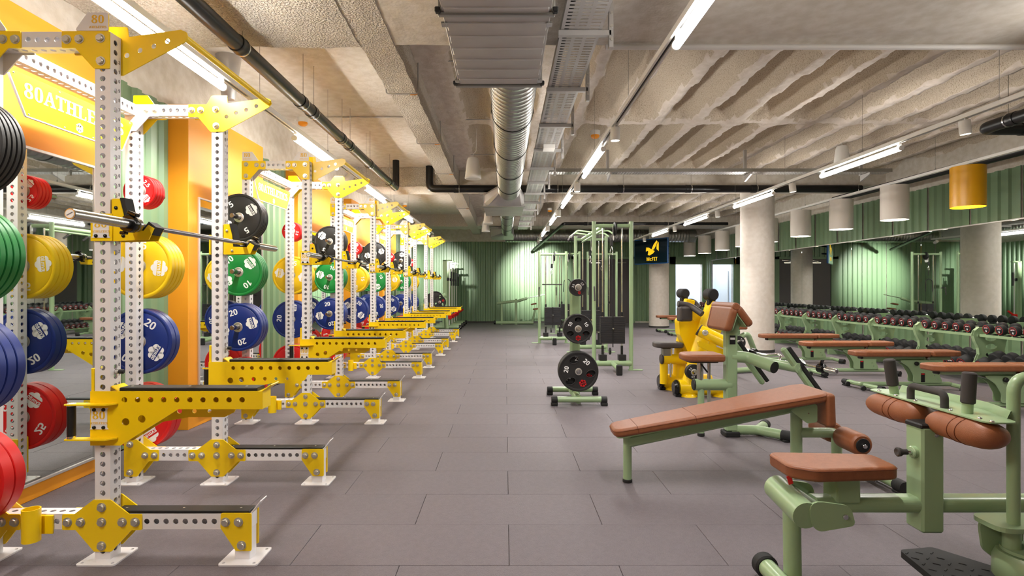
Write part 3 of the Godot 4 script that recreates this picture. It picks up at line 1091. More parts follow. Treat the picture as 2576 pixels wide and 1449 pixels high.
func pipes() -> void:
	var sl := []
	for d in [4.75, 6.2, 6.55, 7.7, 8.1, 9.3, 10.9]:
		sl.append([Vector3(-2.23, 3.45, -d), Vector3(0, 0, -1)])
	black_pipe("black drain pipe running along above the power racks", [Vector3(-2.23, 3.45, 2.9), Vector3(-2.23, 3.45, -11.6), Vector3(-2.23, 4.02, -11.6)], 0.068, sl)
	sl = []
	for x in [-1.05, 1.05, 2.45, 3.9, 5.3]:
		sl.append([Vector3(x, 3.538, -12.15), Vector3(1, 0, 0)])
	black_pipe("black drain pipe crossing the hall beneath the concrete beam", [Vector3(-1.62, 4.02, -12.15), Vector3(-1.62, 3.538, -12.15), Vector3(7.6, 3.538, -12.15)], 0.08, sl)
	black_pipe("black drain pipe running behind the drum pendants", [Vector3(7.75, 3.5, -13.4), Vector3(7.75, 3.47, -7.4)], 0.07, [])
	sl = []
	for x in [2.6, 3.9, 5.2]:
		sl.append([Vector3(x, 3.5, -18.4), Vector3(1, 0, 0)])
	black_pipe("black drain pipe crossing before the television column", [Vector3(1.12, 2.93, -22.4), Vector3(1.89, 3.5, -18.4), Vector3(7.2, 3.5, -18.4)], 0.052, sl)
	black_pipe("short black pipe bent above the yellow drum pendant", [Vector3(6.08, 3.44, -2.0), Vector3(6.08, 3.44, -7.24), Vector3(8.19, 3.44, -7.24)], 0.075, [[Vector3(6.08, 3.44, -6.8), Vector3(0, 0, -1)], [Vector3(6.6, 3.44, -7.24), Vector3(1, 0, 0)]])
	# pale conduit along the near beam and thin cable conduits over the plastered beam
	solo("conduit", "pale grey conduit along the bottom of the near beam", "conduit", B.new().tube([Vector3(0.9, 3.578, -5.1), Vector3(RIGHT - 0.01, 3.578, -5.1)], 0.024, 12), M.white_plastic)
	var k := 0
	for d in [6.35, 8.55, 10.8, 15.5]:
		var lab: String = ["first", "second", "third", "fourth"][k]
		var o := thing("cable_conduit", "thin grey conduit hugging the plastered beam, %s from the near crossbeam" % lab, "conduit")
		var y := 4.0
		part(o, "tube", B.new().tube(bend([Vector3(-1.33, 4.0, -d), Vector3(-1.33, 3.585, -d), Vector3(-0.975, 3.585, -d), Vector3(-0.975, 3.95, -d), Vector3(-0.2, 3.95, -d)], 0.03, 4), 0.009, 8), M.zinc_sheet)
		part(o, "cable_bend", B.new().tube(bend([Vector3(-1.06, 3.575, -d), Vector3(-0.98, 3.575, -d), Vector3(-0.972, 3.64, -d)], 0.03, 4), 0.006, 6), M.orange_plastic)
		k += 1
	solo("cable_conduit", "thin grey conduit on smooth ceiling beside the smoke detector", "conduit", B.new().tube([Vector3(-2.9, 4.0, -8.6), Vector3(-1.4, 4.0, -8.6)], 0.012, 8), M.zinc_sheet)


func tray_run(o: Node, a: Vector3, dir: Vector3, l: float, w: float) -> void:
	# perforated steel tray: solid strips with slotted rows between
	var side := dir.cross(Vector3.UP).normalized()
	for s in [-0.5, -0.18, 0.18, 0.5]:
		var c: Vector3 = a + side * (w * s - signf(s) * 0.012)
		part(o, "tray_strip", B.new().bar(c, c + dir * l, 0.024 if absf(s) > 0.3 else 0.03, 0.002), M.zinc_sheet)
	for s in [-0.5, 0.5]:
		var c: Vector3 = a + side * (w * s) + Vector3(0, 0.03, 0)
		part(o, "side_wall", B.new().bar(c, c + dir * l, 0.002, 0.06), M.galvanised)
	var at := 0.0
	var rb := B.new()
	while at < l - 0.03:
		var c: Vector3 = a + dir * (at + 0.014)
		rb.bar(c - side * w * 0.49, c + side * w * 0.49, 0.032, 0.0015)
		at += 0.052
	part(o, "slotted_bed", rb, M.zinc_sheet)


func trays() -> void:
	var o := thing("cable_tray", "perforated steel cable tray running along beside the round duct", "cable tray")
	tray_run(o, Vector3(0.58, 3.385, -2.46), Vector3(0, 0, -1), 16.6, 0.31)
	var d := 3.12
	while d < 19.0:
		part(o, "cross_support", B.new().bx(Vector3(0.405, 3.34, -d - 0.022), Vector3(0.81, 3.382, -d + 0.022), 0.003), M.zinc_sheet)
		part(o, "drop_post", B.new().bx(Vector3(0.79, 3.25, -d - 0.022), Vector3(0.825, 3.6 if (d > 4.1 and d < 5.2) or (d > 12.2 and d < 13.3) else 3.88, -d + 0.022), 0.003), M.zinc_sheet)
		for i in 3:
			part(o, "post_bolt", B.new().cyl(Vector3(0.81, 3.31 + i * 0.1, -d + 0.02), Vector3(0.81, 3.31 + i * 0.1, -d + 0.03), 0.012, 8), M.bolt_steel)
		d += 1.23
	part(o, "cable_bundle", B.new().tube([Vector3(0.47, 3.41, -2.46), Vector3(0.47, 3.41, -11.8)], 0.02, 8), M.pipe_black)
	part(o, "junction_box", B.new().bx(Vector3(0.52, 3.325, -7.96), Vector3(0.68, 3.382, -7.75), 0.004), M.white_plastic)
	o = thing("cable_tray", "perforated steel cable tray crossing the ribbed ceiling", "cable tray")
	tray_run(o, Vector3(0.8, 3.52, -10.4), Vector3(1, 0, 0), 6.2, 0.25)
	for x in [1.9, 4.45, 6.6]:
		part(o, "drop_post", B.new().bx(Vector3(x - 0.025, 3.5, -10.58), Vector3(x + 0.025, 3.98, -10.53), 0.003), M.zinc_sheet)
		part(o, "bracket", B.new().plate([Vector2(0, 0), Vector2(0.28, 0), Vector2(0.28, -0.03), Vector2(0, -0.12)], [], 0.03, Transform3D(Basis(Vector3.UP, -PI / 2), Vector3(x, 3.51, -10.55))), M.zinc_sheet)


func small_fittings() -> void:
	# pendant loudspeakers
	for s in [[W(1190, 424, 9.2), "white bell loudspeaker hanging beside the round duct", 1.0], [W(1228, 548, 15.6), "small white bell loudspeaker hanging near the first transition", 1.0], [W(1222, 570, 18.0), "small white bell loudspeaker hanging near the end wall", 1.0], [W(985, 540, 14.6), "white bell loudspeaker above the row of power racks", 1.0], [W(2118, 392, 9.9), "white bell loudspeaker behind the bench track lamp", 1.0]]:
		var o := thing("pendant_speaker", s[1], "loudspeaker", s[0])
		part(o, "housing", B.new().lathe([Vector2(0, -0.17), Vector2(0.125, -0.17), Vector2(0.135, -0.155), Vector2(0.13, -0.13), Vector2(0.1, 0.12), Vector2(0.085, 0.165), Vector2(0.06, 0.175), Vector2(0, 0.175)], 28), M.white_plastic)
		part(o, "cable", B.new().tube(bend([Vector3(0, 0.17, 0), Vector3(0.0, 0.24, 0), Vector3(0.05, 0.27, 0), Vector3(0.06, 4.0 - s[0].y, 0)], 0.03), 0.006, 6), M.white_plastic)
	for s in [[W(762, 298, 8.7), "orange smoke detector on smooth ceiling over the racks"], [W(1497, 323, 9.2), "orange smoke detector on the ribbed ceiling by the tray"], [W(1018, 505, 17.4), "orange smoke detector on the far smooth ceiling"], [W(1383, 518, 18.1), "orange smoke detector beyond the crossing drain pipe"]]:
		var p: Vector3 = s[0]
		p.y = 3.98 if p.x < -1.0 else 3.92
		var o := thing("smoke_detector", s[1], "smoke detector", p)
		part(o, "base", B.new().lathe([Vector2(0, -0.03), Vector2(0.075, -0.03), Vector2(0.08, 0.04), Vector2(0, 0.04)], 20), M.white_plastic)
		part(o, "cover", B.new().lathe([Vector2(0, -0.085), Vector2(0.045, -0.08), Vector2(0.068, -0.06), Vector2(0.07, -0.03), Vector2(0, -0.03)], 20), M.orange_plastic)
	var g := thing("pendant_speaker", "grey perforated cone loudspeaker hanging above the racks", "loudspeaker", W(575, 190, 6.4))
	part(g, "housing", B.new().lathe([Vector2(0, -0.27), Vector2(0.06, -0.27), Vector2(0.07, -0.26), Vector2(0.14, 0.25), Vector2(0.13, 0.26), Vector2(0, 0.26)], 28), M.zinc_sheet)
	part(g, "cable", B.new().cyl(Vector3(0, 0.25, 0), Vector3(0, 0.34, 0), 0.005, 6), M.plain_black)


# ---------------------------------------------------------------- power racks, plates, barbells
# local frame of a rack: x from the aisle-side upright (towards the aisle), z towards the viewer, origin midway between its two frames
const ZF := 0.586
const XR := -0.626
const XL := 0.724

func P2(a: Array) -> Array:
	var o := []
	for i in range(0, a.size(), 2):
		o.append(Vector2(a[i], a[i + 1]))
	return o


func hex_bolt() -> ArrayMesh:
	if not meshes.has("hex"):
		var b := B.new()
		b.lathe([Vector2(0.0, 0.0), Vector2(0.024, 0.0), Vector2(0.024, 0.003), Vector2(0.0, 0.003)], 18, T(Vector3.ZERO, 90))
		b.lathe([Vector2(0.018, 0.003), Vector2(0.0185, 0.013), Vector2(0.016, 0.0165), Vector2(0.0, 0.0165)], 6, T(Vector3.ZERO, 90))
		meshes["hex"] = b.mesh()
	return meshes["hex"]


func nut_bolt() -> ArrayMesh:
	if not meshes.has("nut"):
		var b := B.new()
		b.lathe([Vector2(0.0, 0.0), Vector2(0.024, 0.0), Vector2(0.024, 0.003), Vector2(0.0, 0.003)], 18, T(Vector3.ZERO, 90))
		b.lathe([Vector2(0.018, 0.003), Vector2(0.0185, 0.016), Vector2(0.015, 0.02), Vector2(0.0, 0.02)], 6, T(Vector3.ZERO, 90))
		b.lathe([Vector2(0.0105, 0.02), Vector2(0.0105, 0.028), Vector2(0.0, 0.029)], 12, T(Vector3.ZERO, 90))
		meshes["nut"] = b.mesh()
	return meshes["nut"]


func cap_screw() -> ArrayMesh:
	if not meshes.has("cap"):
		meshes["cap"] = B.new().lathe([Vector2(0.0095, 0.0), Vector2(0.0095, 0.004), Vector2(0.006, 0.008), Vector2(0.0, 0.009)], 12, T(Vector3.ZERO, 90)).mesh()
	return meshes["cap"]


func bolts(parent: Node, at: Array, x: float, y: float, z: float, s: float, mesh: Mesh) -> void:
	for q in at:
		part(parent, "bolt", mesh, M.bolt_steel, Transform3D(Basis(Vector3.UP, 0.0 if s > 0 else PI).rotated(Vector3.BACK, q[0] * 9.0 + q[1] * 5.0), Vector3(x + q[0], y + q[1], z)))


func gym_logo(b: B, size: float, xf: Transform3D) -> B:
	# cluster of lobes with the maker's word across its middle
	var band := PackedVector2Array([Vector2(-9, -0.17), Vector2(9, -0.17), Vector2(9, 0.2), Vector2(-9, 0.2)])
	for k in 6:
		var a := TAU * k / 6.0 + PI / 6
		for q in Geometry2D.clip_polygons(PackedVector2Array(ellipse(cos(a) * 0.36, sin(a) * 0.36, 0.26, 0.26, 16)), band):
			var o := []
			for w in q:
				o.append(w * size)
			b.plate(o, [], 0.0016, xf)
	return text(b, "gym80", size * 0.26, xf * T(Vector3(0, size * 0.0, 0)), sans, 0.0016)


func athletics_mark(b: B, w: float, xf: Transform3D) -> B:
	text(b, "80", w * 0.5, xf * T(Vector3(0, w * 0.16, 0)), serif)
	return text(b, "ATHLETICS", w * 0.13, xf * T(Vector3(0, -w * 0.32, 0)), serif)


func steel_plate(parent: Node, called: String, outline: Array, holes: Array, x: float, y: float, z: float, m: Material, t := 0.007) -> MeshInstance3D:
	return part(parent, called, B.new().plate(rounded(outline, 0.008, 3), holes, t), m, T(Vector3(x, y, z)))


func build_rack() -> Node3D:
	var o := thing("power_rack", "", "rack")
	if not meshes.has("upright"):
		meshes["upright"] = B.new().perf(2.736, 0.08, 0.05, 0.0145).mesh()
		meshes["strut"] = B.new().perf(0.546, 0.08, 0.05, 0.0145, Transform3D(Basis(Vector3.BACK, -PI / 2), Vector3.ZERO)).mesh()
		meshes["foot_beam"] = B.new().perf(0.727, 0.08, 0.05, 0.0145, Transform3D(Basis(Vector3.BACK, -PI / 2), Vector3.ZERO)).mesh()
		meshes["rear_rail"] = B.new().perf(1.092, 0.08, 0.05, 0.0145, Transform3D(Basis(Vector3.RIGHT, -PI / 2), Vector3.ZERO)).mesh()
		meshes["stub"] = B.new().box(Vector3(0, 0.082, 0), Vector3(0.08, 0.164, 0.08), 0.004).mesh()
		meshes["foot"] = B.new().plate(rounded(P2([-0.1, -0.1, 0.1, -0.1, 0.1, 0.1, -0.1, 0.1]), 0.018), [[0.078, 0.078, 0.008], [-0.078, 0.078, 0.008], [0.078, -0.078, 0.008], [-0.078, -0.078, 0.008]], 0.008, Transform3D(Basis(Vector3.RIGHT, PI / 2), Vector3(0, 0.004, 0)), 10).mesh()
		var nb := B.new()
		for i in 52:
			text(nb, str((i + 1) % 10), 0.017, Transform3D(Basis(Vector3(0, 0, -1), Vector3.UP, Vector3.RIGHT), Vector3(0.0405, 0.026 + 0.05 * (i + 0.5), -0.027)), sans, 0.0006)
		meshes["numbers"] = nb.mesh()
		meshes["logo_small"] = athletics_mark(B.new(), 0.085, Transform3D()).mesh()
		var sg := B.new()
		text(sg, "80ATHLETICS", 0.085, T(Vector3(0, 0.03, 0)), serif, 0.002)
		gym_logo(sg, 0.05, T(Vector3(0, -0.07, 0)))
		meshes["sign_print"] = sg.mesh()
	var top := 2.744
	var yb := 0.204
	for s in [1.0, -1.0]:
		var z: float = ZF * s
		var zo: float = z + s * 0.0437
		var zi: float = z - s * 0.0437
		for x in [0.0, XR]:
			part(o, "upright", meshes["upright"], M.rack_white, T(Vector3(x, 0.008, z)))
		part(o, "hole_numbers", meshes["numbers"], M.print_grey, T(Vector3(0, 0.008, z)))
		part(o, "front_leg", meshes["stub"], M.rack_white, T(Vector3(XL, 0.0, z)))
		for x in [0.0, XR, XL]:
			part(o, "foot_plate", meshes["foot"], M.rack_white, T(Vector3(x, 0, z)))
		part(o, "base_beam", meshes["strut"], M.rack_white, T(Vector3(XR + 0.04, yb, z)))
		part(o, "base_beam", meshes["foot_beam"], M.rack_white, T(Vector3(0.04, yb, z)))
		part(o, "top_beam", meshes["strut"], M.rack_white, T(Vector3(XR + 0.04, 2.704, z)))
		part(o, "beam_lip", B.new().box(Vector3.ZERO, Vector3(0.006, 0.085, 0.08), 0.001, Basis(Vector3.BACK, deg_to_rad(-38))), M.rack_white, T(Vector3(0.792, yb + 0.072, z)))
		part(o, "drop_pad", B.new().box(Vector3(0.41, yb + 0.048, z), Vector3(0.7, 0.016, 0.078), 0.003), M.plain_black)
		for i in 3:
			part(o, "pad_screw", B.new().cyl(Vector3(0.1 + i * 0.3, yb + 0.056, z), Vector3(0.1 + i * 0.3, yb + 0.0575, z), 0.006, 8), M.bolt_steel)
		# top gussets: plain ones outside, beaked ones inside
		var ga := P2([-0.207, 0, 0.04, 0, 0.04, -0.193, -0.042, -0.193, -0.138, -0.0865, -0.207, -0.0865])
		var gr := P2([-0.04, 0, 0.207, 0, 0.207, -0.0865, 0.138, -0.0865, 0.042, -0.193, -0.04, -0.193])
		var tab := P2([-0.138, 0.001, -0.072, 0.094, 0.034, 0.094, 0.034, 0.001])
		var tabr := P2([-0.034, 0.001, -0.034, 0.094, 0.072, 0.094, 0.138, 0.001])
		var tb := [[-0.18, -0.043], [-0.115, -0.042], [-0.006, -0.037], [-0.004, -0.155]]
		var tr := [[0.18, -0.043], [0.115, -0.042], [0.006, -0.037], [0.004, -0.155]]
		steel_plate(o, "top_gusset", ga, [], 0, top, zo, M.rack_yellow)
		steel_plate(o, "top_gusset", gr, [], XR, top, zo, M.rack_yellow)
		bolts(o, tb, 0, top, zo + s * 0.0035, s, hex_bolt())
		bolts(o, tr, XR, top, zo + s * 0.0035, s, hex_bolt())
		for q in [[0.0, tab, -0.018], [XR, tabr, 0.018]]:
			var lp := steel_plate(o, "crest_plate", q[1], [], q[0], top, zo - s * 0.001, M.rack_yellow, 0.006)
			part(lp, "crest_face", B.new().plate(rounded(q[1], 0.008, 3), [], 0.003), M.rack_white, T(Vector3(0, 0.001, s * 0.005)))
			part(lp, "crest_print", meshes["logo_small"], M.print_yellow, T(Vector3(q[2], 0.047, s * 0.0072), 0, 0.0 if s > 0 else 180.0))
		var beak := P2([-0.207, 0, -0.07, 0, -0.038, 0.062, 0.074, 0.062, 0.08, 0.008, 0.36, 0.047, 0.39, 0.034, 0.397, 0.005, 0.375, -0.022, 0.05, -0.197, -0.046, -0.197, -0.135, -0.09, -0.207, -0.09])
		steel_plate(o, "beaked_gusset", beak, [[0.071, -0.089, 0.0145], [0.141, -0.062, 0.0145], [0.214, -0.04, 0.0145], [0.287, -0.012, 0.0145]], 0, top, zi, M.rack_yellow)
		steel_plate(o, "top_gusset", gr, [], XR, top, zi, M.rack_white)
		bolts(o, tb, 0, top, zi - s * 0.0035, -s, nut_bolt())
		bolts(o, tr, XR, top, zi - s * 0.0035, -s, nut_bolt())
		# base gussets inside and outside
		var star := P2([-0.205, 0.04, -0.142, 0.04, -0.045, 0.114, 0.045, 0.114, 0.142, 0.04, 0.207, 0.04, 0.207, -0.042, 0.155, -0.042, 0.05, -0.153, -0.04, -0.153, -0.135, -0.042, -0.205, -0.042])
		var rear := P2([-0.045, 0.114, 0.045, 0.114, 0.142, 0.04, 0.205, 0.04, 0.205, -0.042, 0.135, -0.042, 0.05, -0.153, -0.045, -0.153])
		var fron := P2([-0.108, 0.045, 0.05, 0.045, 0.05, -0.15, -0.03, -0.15, -0.11, -0.03])
		for w in [[zo, s, hex_bolt()], [zi, -s, nut_bolt()]]:
			steel_plate(o, "base_gusset", star, [], 0, yb, w[0], M.rack_yellow)
			steel_plate(o, "base_gusset", rear, [], XR, yb, w[0], M.rack_yellow)
			steel_plate(o, "base_gusset", fron, [], XL, yb, w[0], M.rack_yellow)
			var zz: float = w[0] + w[1] * 0.0035
			bolts(o, [[0, 0], [-0.176, 0], [-0.108, 0], [0.107, 0], [0.174, 0], [0, 0.076], [0, -0.123]], 0, yb, zz, w[1], w[2])
			bolts(o, [[0.176, 0], [0.108, 0], [0, 0.08], [0, -0.123]], XR, yb, zz, w[1], w[2])
			bolts(o, [[-0.083, 0], [-0.016, 0], [0.0, -0.12]], XL, yb, zz, w[1], w[2])
		spotter_arm(o, s)
		bar_hook(o, s)
		# plate pegs on the outer sides of the rear uprights
		for y in [2.137, 1.58, 1.02, 0.46]:
			part(o, "plate_peg", B.new().cyl(Vector3(XR, y, z + s * 0.04), Vector3(XR, y, z + s * 0.345), 0.0235, 20, 0.004), M.bar_steel)
			part(o, "peg_collar", B.new().cyl(Vector3(XR, y, z + s * 0.04), Vector3(XR, y, z + s * 0.05), 0.045, 20, 0.002), M.bolt_steel)
	# bar stand on the outer side of the near base beam
	part(o, "bar_cup", B.new().lathe([Vector2(0.034, -0.08), Vector2(0.041, -0.08), Vector2(0.041, 0.085), Vector2(0.036, 0.085), Vector2(0.036, -0.07), Vector2(0, -0.07)], 24), M.rack_yellow, T(Vector3(-0.33, yb - 0.0, ZF + 0.088)))
	part(o, "cup_bracket", B.new().bx(Vector3(-0.33, yb - 0.06, ZF + 0.041), Vector3(-0.25, yb + 0.035, ZF + 0.052), 0.002), M.rack_yellow)
	part(o, "rear_rail", meshes["rear_rail"], M.rack_white, T(Vector3(XR, 2.704, 0.546)))
	part(o, "pull_up_bar", B.new().cyl(Vector3(0.37, top + 0.014, -ZF + 0.04), Vector3(0.37, top + 0.014, ZF - 0.04), 0.0175, 16), M.rack_yellow)
	var sign := part(o, "sign_panel", B.new().plate(P2([-0.51, 0.115, 0.51, 0.115, 0.51, 0.09, 0.40, -0.115, -0.40, -0.115, -0.51, 0.09]), [], 0.006), M.rack_yellow, Transform3D(Basis(Vector3(0, 0, -1), Vector3.UP, Vector3.RIGHT), Vector3(XR + 0.034, 2.49, 0)))
	part(sign, "sign_print", meshes["sign_print"], M.print_white, T(Vector3(0, 0, 0.004)))
	var rim := B.new()
	for e in [[-0.51, 0.09, -0.40, -0.115], [0.51, 0.09, 0.40, -0.115], [-0.40, -0.115, 0.40, -0.115]]:
		rim.bar(Vector3(e[0], e[1], 0), Vector3(e[2], e[3], 0), 0.008, 0.012, 0.001, Vector3.BACK)
	part(sign, "sign_rim", rim, M.rack_white)
	for q in [[-0.48, 0.1], [-0.16, 0.1], [0.16, 0.1], [0.48, 0.1], [-0.38, -0.1], [-0.12, -0.1], [0.12, -0.1], [0.38, -0.1]]:
		part(sign, "rivet", B.new().lathe([Vector2(0.006, 0), Vector2(0.004, 0.003), Vector2(0, 0.004)], 8, T(Vector3(0, 0, 0), 90)), M.bolt_steel, T(Vector3(q[0], q[1], 0.003)))
	return o


func badge(o: Node, x: float, y: float, z: float, s: float) -> void:
	var w := part(o, "badge", B.new().plate(P2([-0.048, 0.055, 0.048, 0.055, 0.041, 0.047, 0.041, -0.047, 0.048, -0.055, -0.048, -0.055, -0.041, -0.047, -0.041, 0.047]), [], 0.004), M.rack_white, T(Vector3(x, y, z)))
	part(w, "badge_print", meshes["logo_small"], M.print_yellow, T(Vector3(0, 0.004, s * 0.0025), 0, 0.0 if s > 0 else 180.0))
	for q in [[-0.024, 0.046], [0.024, 0.046], [-0.024, -0.046], [0.024, -0.046]]:
		part(w, "screw", cap_screw(), M.black_gloss, Transform3D(Basis(Vector3.UP, 0.0 if s > 0 else PI), Vector3(q[0], q[1], s * 0.002)))


func spotter_arm(o: Node, s: float) -> void:
	var y0 := 0.881
	var z := ZF * s
	var row := []
	for i in 10:
		row.append([0.121 + i * 0.0675, -0.044, 0.0145])
	var outer := P2([-0.056, 0, 0.833, 0, 0.833, -0.092, 0.4, -0.092, 0.1, -0.28, -0.056, -0.28])
	var inner := P2([-0.056, 0, 0.833, 0, 0.833, -0.092, 0.66, -0.092, 0.64, -0.13, 0.59, -0.155, 0.4, -0.155, 0.26, -0.18, 0.1, -0.28, -0.056, -0.28])
	var zo := z + s * 0.048
	var zi := z - s * 0.048
	part(o, "arm_side", B.new().plate(outer, row + [[0.127, -0.158, 0.02], [0.21, -0.143, 0.02]], 0.008), M.rack_yellow, T(Vector3(0, y0, zo)))
	part(o, "arm_side", B.new().plate(inner, row + [[0.1, -0.135, 0.022], [0.18, -0.128, 0.019], [0.27, -0.124, 0.016], [0.35, -0.122, 0.014], [0.43, -0.122, 0.012], [0.51, -0.122, 0.011]], 0.008), M.rack_yellow, T(Vector3(0, y0, zi)))
	part(o, "arm_deck", B.new().bx(Vector3(0.05, y0 - 0.006, z - 0.044), Vector3(0.833, y0, z + 0.044)).bx(Vector3(0.3, y0 - 0.092, z - 0.044), Vector3(0.833, y0 - 0.086, z + 0.044)).bx(Vector3(0.827, y0 - 0.09, z - 0.05), Vector3(0.834, y0, z + 0.05)), M.rack_yellow)
	part(o, "arm_lip", B.new().box(Vector3.ZERO, Vector3(0.007, 0.07, 0.098), 0.002, Basis(Vector3.BACK, deg_to_rad(-55))), M.rack_yellow, T(Vector3(0.85, y0 + 0.014, z)))
	part(o, "arm_lip", B.new().box(Vector3.ZERO, Vector3(0.007, 0.05, 0.098), 0.002, Basis(Vector3.BACK, deg_to_rad(55))), M.rack_yellow, T(Vector3(0.07, y0 + 0.012, z)))
	part(o, "arm_pad", B.new().bx(Vector3(0.09, y0, z - 0.046), Vector3(0.805, y0 + 0.018, z + 0.046), 0.003), M.plain_black)
	for i in 3:
		part(o, "pad_screw", B.new().cyl(Vector3(0.13 + i * 0.3, y0 + 0.018, z), Vector3(0.13 + i * 0.3, y0 + 0.0195, z), 0.007, 8), M.bolt_steel)
	part(o, "arm_tongue", B.new().bx(Vector3(-0.058, y0 - 0.28, z - 0.044), Vector3(-0.042, y0 + 0.118, z + 0.044), 0.003), M.rack_yellow)
	for y in [y0 - 0.062, y0 - 0.24]:
		part(o, "handle_flange", B.new().plate(rounded(P2([-0.16, 0.0, 0.088, 0.0, 0.088, 0.012, 0.05, 0.05, -0.16, 0.05]), 0.012, 4), [], 0.007), M.rack_yellow, Transform3D(Basis(Vector3.RIGHT, Vector3(0, 0, s), Vector3.UP), Vector3(0, y, z + s * 0.05)))
	part(o, "handle", B.new().cyl(Vector3(-0.135, y0 - 0.235, z + s * 0.075), Vector3(-0.135, y0 - 0.066, z + s * 0.075), 0.02, 18, 0.003), M.plain_black)
	for y in [y0 - 0.07, y0 - 0.236]:
		part(o, "handle_ferrule", B.new().cyl(Vector3(-0.135, y, z + s * 0.075), Vector3(-0.135, y + 0.012, z + s * 0.075), 0.0215, 18), M.chrome)
	part(o, "lock_pin", B.new().cyl(Vector3(0.04, y0 + 0.095, z), Vector3(0.058, y0 + 0.095, z), 0.013, 14, 0.002), M.bolt_steel)
	part(o, "lock_knob", B.new().cyl(Vector3(0.058, y0 + 0.095, z), Vector3(0.084, y0 + 0.095, z), 0.0125, 14, 0.004), M.plain_black)
	badge(o, -0.008, y0 - 0.14, zo + s * 0.006, s)


func bar_hook(o: Node, s: float) -> void:
	var z := ZF * s
	var side := P2([0.052, 1.878, 0.088, 1.878, 0.108, 1.80, 0.116, 1.715, 0.215, 1.712, 0.238, 1.742, 0.268, 1.724, 0.24, 1.664, 0.052, 1.658])
	part(o, "hook_side", B.new().plate(side, [], 0.006), M.rack_yellow, T(Vector3(0, 0, z + s * 0.04)))
	part(o, "hook_side", B.new().plate(side, [], 0.006), M.rack_yellow, T(Vector3(0, 0, z - s * 0.04)))
	part(o, "hook_back", B.new().bx(Vector3(0.046, 1.66, z - 0.038), Vector3(0.054, 1.876, z + 0.038)), M.rack_yellow)
	part(o, "hook_liner", B.new().plate(P2([0.086, 1.884, 0.108, 1.884, 0.126, 1.80, 0.132, 1.724, 0.206, 1.722, 0.236, 1.76, 0.276, 1.73, 0.252, 1.69, 0.24, 1.712, 0.22, 1.702, 0.108, 1.704]), [], 0.07), M.black_rubber, T(Vector3(0, 0, z)))
	part(o, "hook_wrap", B.new().bx(Vector3(-0.056, 1.658, z + s * 0.044), Vector3(0.056, 1.80, z + s * 0.05), 0.001).bx(Vector3(-0.056, 1.658, z - 0.046), Vector3(-0.046, 1.80, z + 0.046), 0.001), M.rack_yellow)
	badge(o, 0.0, 1.73, z + s * 0.052, s)
	for q in [[0.072, 1.83], [0.11, 1.685]]:
		part(o, "hook_screw", cap_screw(), M.black_gloss if s > 0 else M.bolt_steel, Transform3D(Basis(Vector3.UP, 0.0), Vector3(q[0], q[1], z + (0.043 if s > 0 else 0.043))))


func build_barbell() -> Node3D:
	var o := thing("barbell", "", "barbell")
	part(o, "shaft", B.new().cyl(Vector3(0, 0, -0.66), Vector3(0, 0, 0.66), 0.014, 16), M.bar_steel)
	for s in [1.0, -1.0]:
		part(o, "sleeve", B.new().cyl(Vector3(0, 0, s * 0.67), Vector3(0, 0, s * 1.1), 0.025, 24, 0.002), M.bright_steel)
		part(o, "shoulder", B.new().cyl(Vector3(0, 0, s * 0.645), Vector3(0, 0, s * 0.675), 0.037, 24, 0.006), M.bright_steel)
		var c := part(o, "clamp", B.new().lathe([Vector2(0.0255, -0.022), Vector2(0.042, -0.022), Vector2(0.045, -0.016), Vector2(0.045, 0.016), Vector2(0.042, 0.022), Vector2(0.0255, 0.022)], 10, T(Vector3.ZERO, 90)), M.black_gloss, T(Vector3(0, 0, s * 0.705)))
		part(c, "lever", B.new().box(Vector3(0.018, 0.05, 0), Vector3(0.05, 0.018, 0.036), 0.004, Basis(Vector3.BACK, -0.4)), M.black_gloss)
		part(c, "catch", B.new().box(Vector3(-0.03, -0.045, 0), Vector3(0.03, 0.016, 0.03), 0.004), M.black_gloss)
		part(o, "end_disc", B.new().cyl(Vector3(0, 0, s * 1.098), Vector3(0, 0, s * 1.1015), 0.019, 20), M.white_plastic)
		part(o, "end_print", B.new().box(Vector3(0, 0, s * 1.1018), Vector3(0.03, 0.0045, 0.0008), 0.0, Basis(Vector3.BACK, 0.5)), M.print_grey)
	return o


# bumper plate: origin in its middle, face towards +z
func build_plate(kind: Array) -> Node3D:
	var t: float = kind[3]
	var r: float = kind[4]
	var o := thing("bumper_plate", "", "weight plate")
	var h := t / 2
	var p := [Vector2(0.026, -h + 0.002), Vector2(0.05, -h + 0.002), Vector2(0.055, -h), Vector2(r * 0.86, -h), Vector2(r * 0.885, -h + 0.004), Vector2(r * 0.91, -h), Vector2(r - 0.006, -h), Vector2(r, -h + 0.005), Vector2(r, h - 0.005), Vector2(r - 0.006, h), Vector2(r * 0.91, h), Vector2(r * 0.885, h - 0.004), Vector2(r * 0.86, h), Vector2(0.055, h), Vector2(0.05, h - 0.002), Vector2(0.026, h - 0.002)]
	part(o, "body", B.new().lathe(p, 64, T(Vector3.ZERO, 90)), M[kind[2]])
	part(o, "steel_hub", B.new().lathe([Vector2(0.0255, -h - 0.001), Vector2(0.046, -h - 0.001), Vector2(0.05, -h + 0.001), Vector2(0.05, h - 0.001), Vector2(0.046, h + 0.001), Vector2(0.038, h + 0.001), Vector2(0.036, h - 0.002), Vector2(0.0255, h - 0.001), Vector2(0.0255, -h - 0.001)], 32, T(Vector3.ZERO, 90)), M.bolt_steel)
	return o


func plate_print(weight: String, r: float) -> ArrayMesh:
	var key := "print_" + weight
	if not meshes.has(key):
		var b := B.new()
		for i in 2:
			var a := 90.0 + 180.0 * i
			gym_logo(b, r * 0.42, T(Vector3.ZERO, 0, 0, a - 90.0) * T(Vector3(0, r * 0.62, 0)))
			text(b, weight, r * 0.24, T(Vector3.ZERO, 0, 0, a) * T(Vector3(0, r * 0.63, 0)), sans, 0.0016)
		meshes[key] = b.mesh()
	return meshes[key]


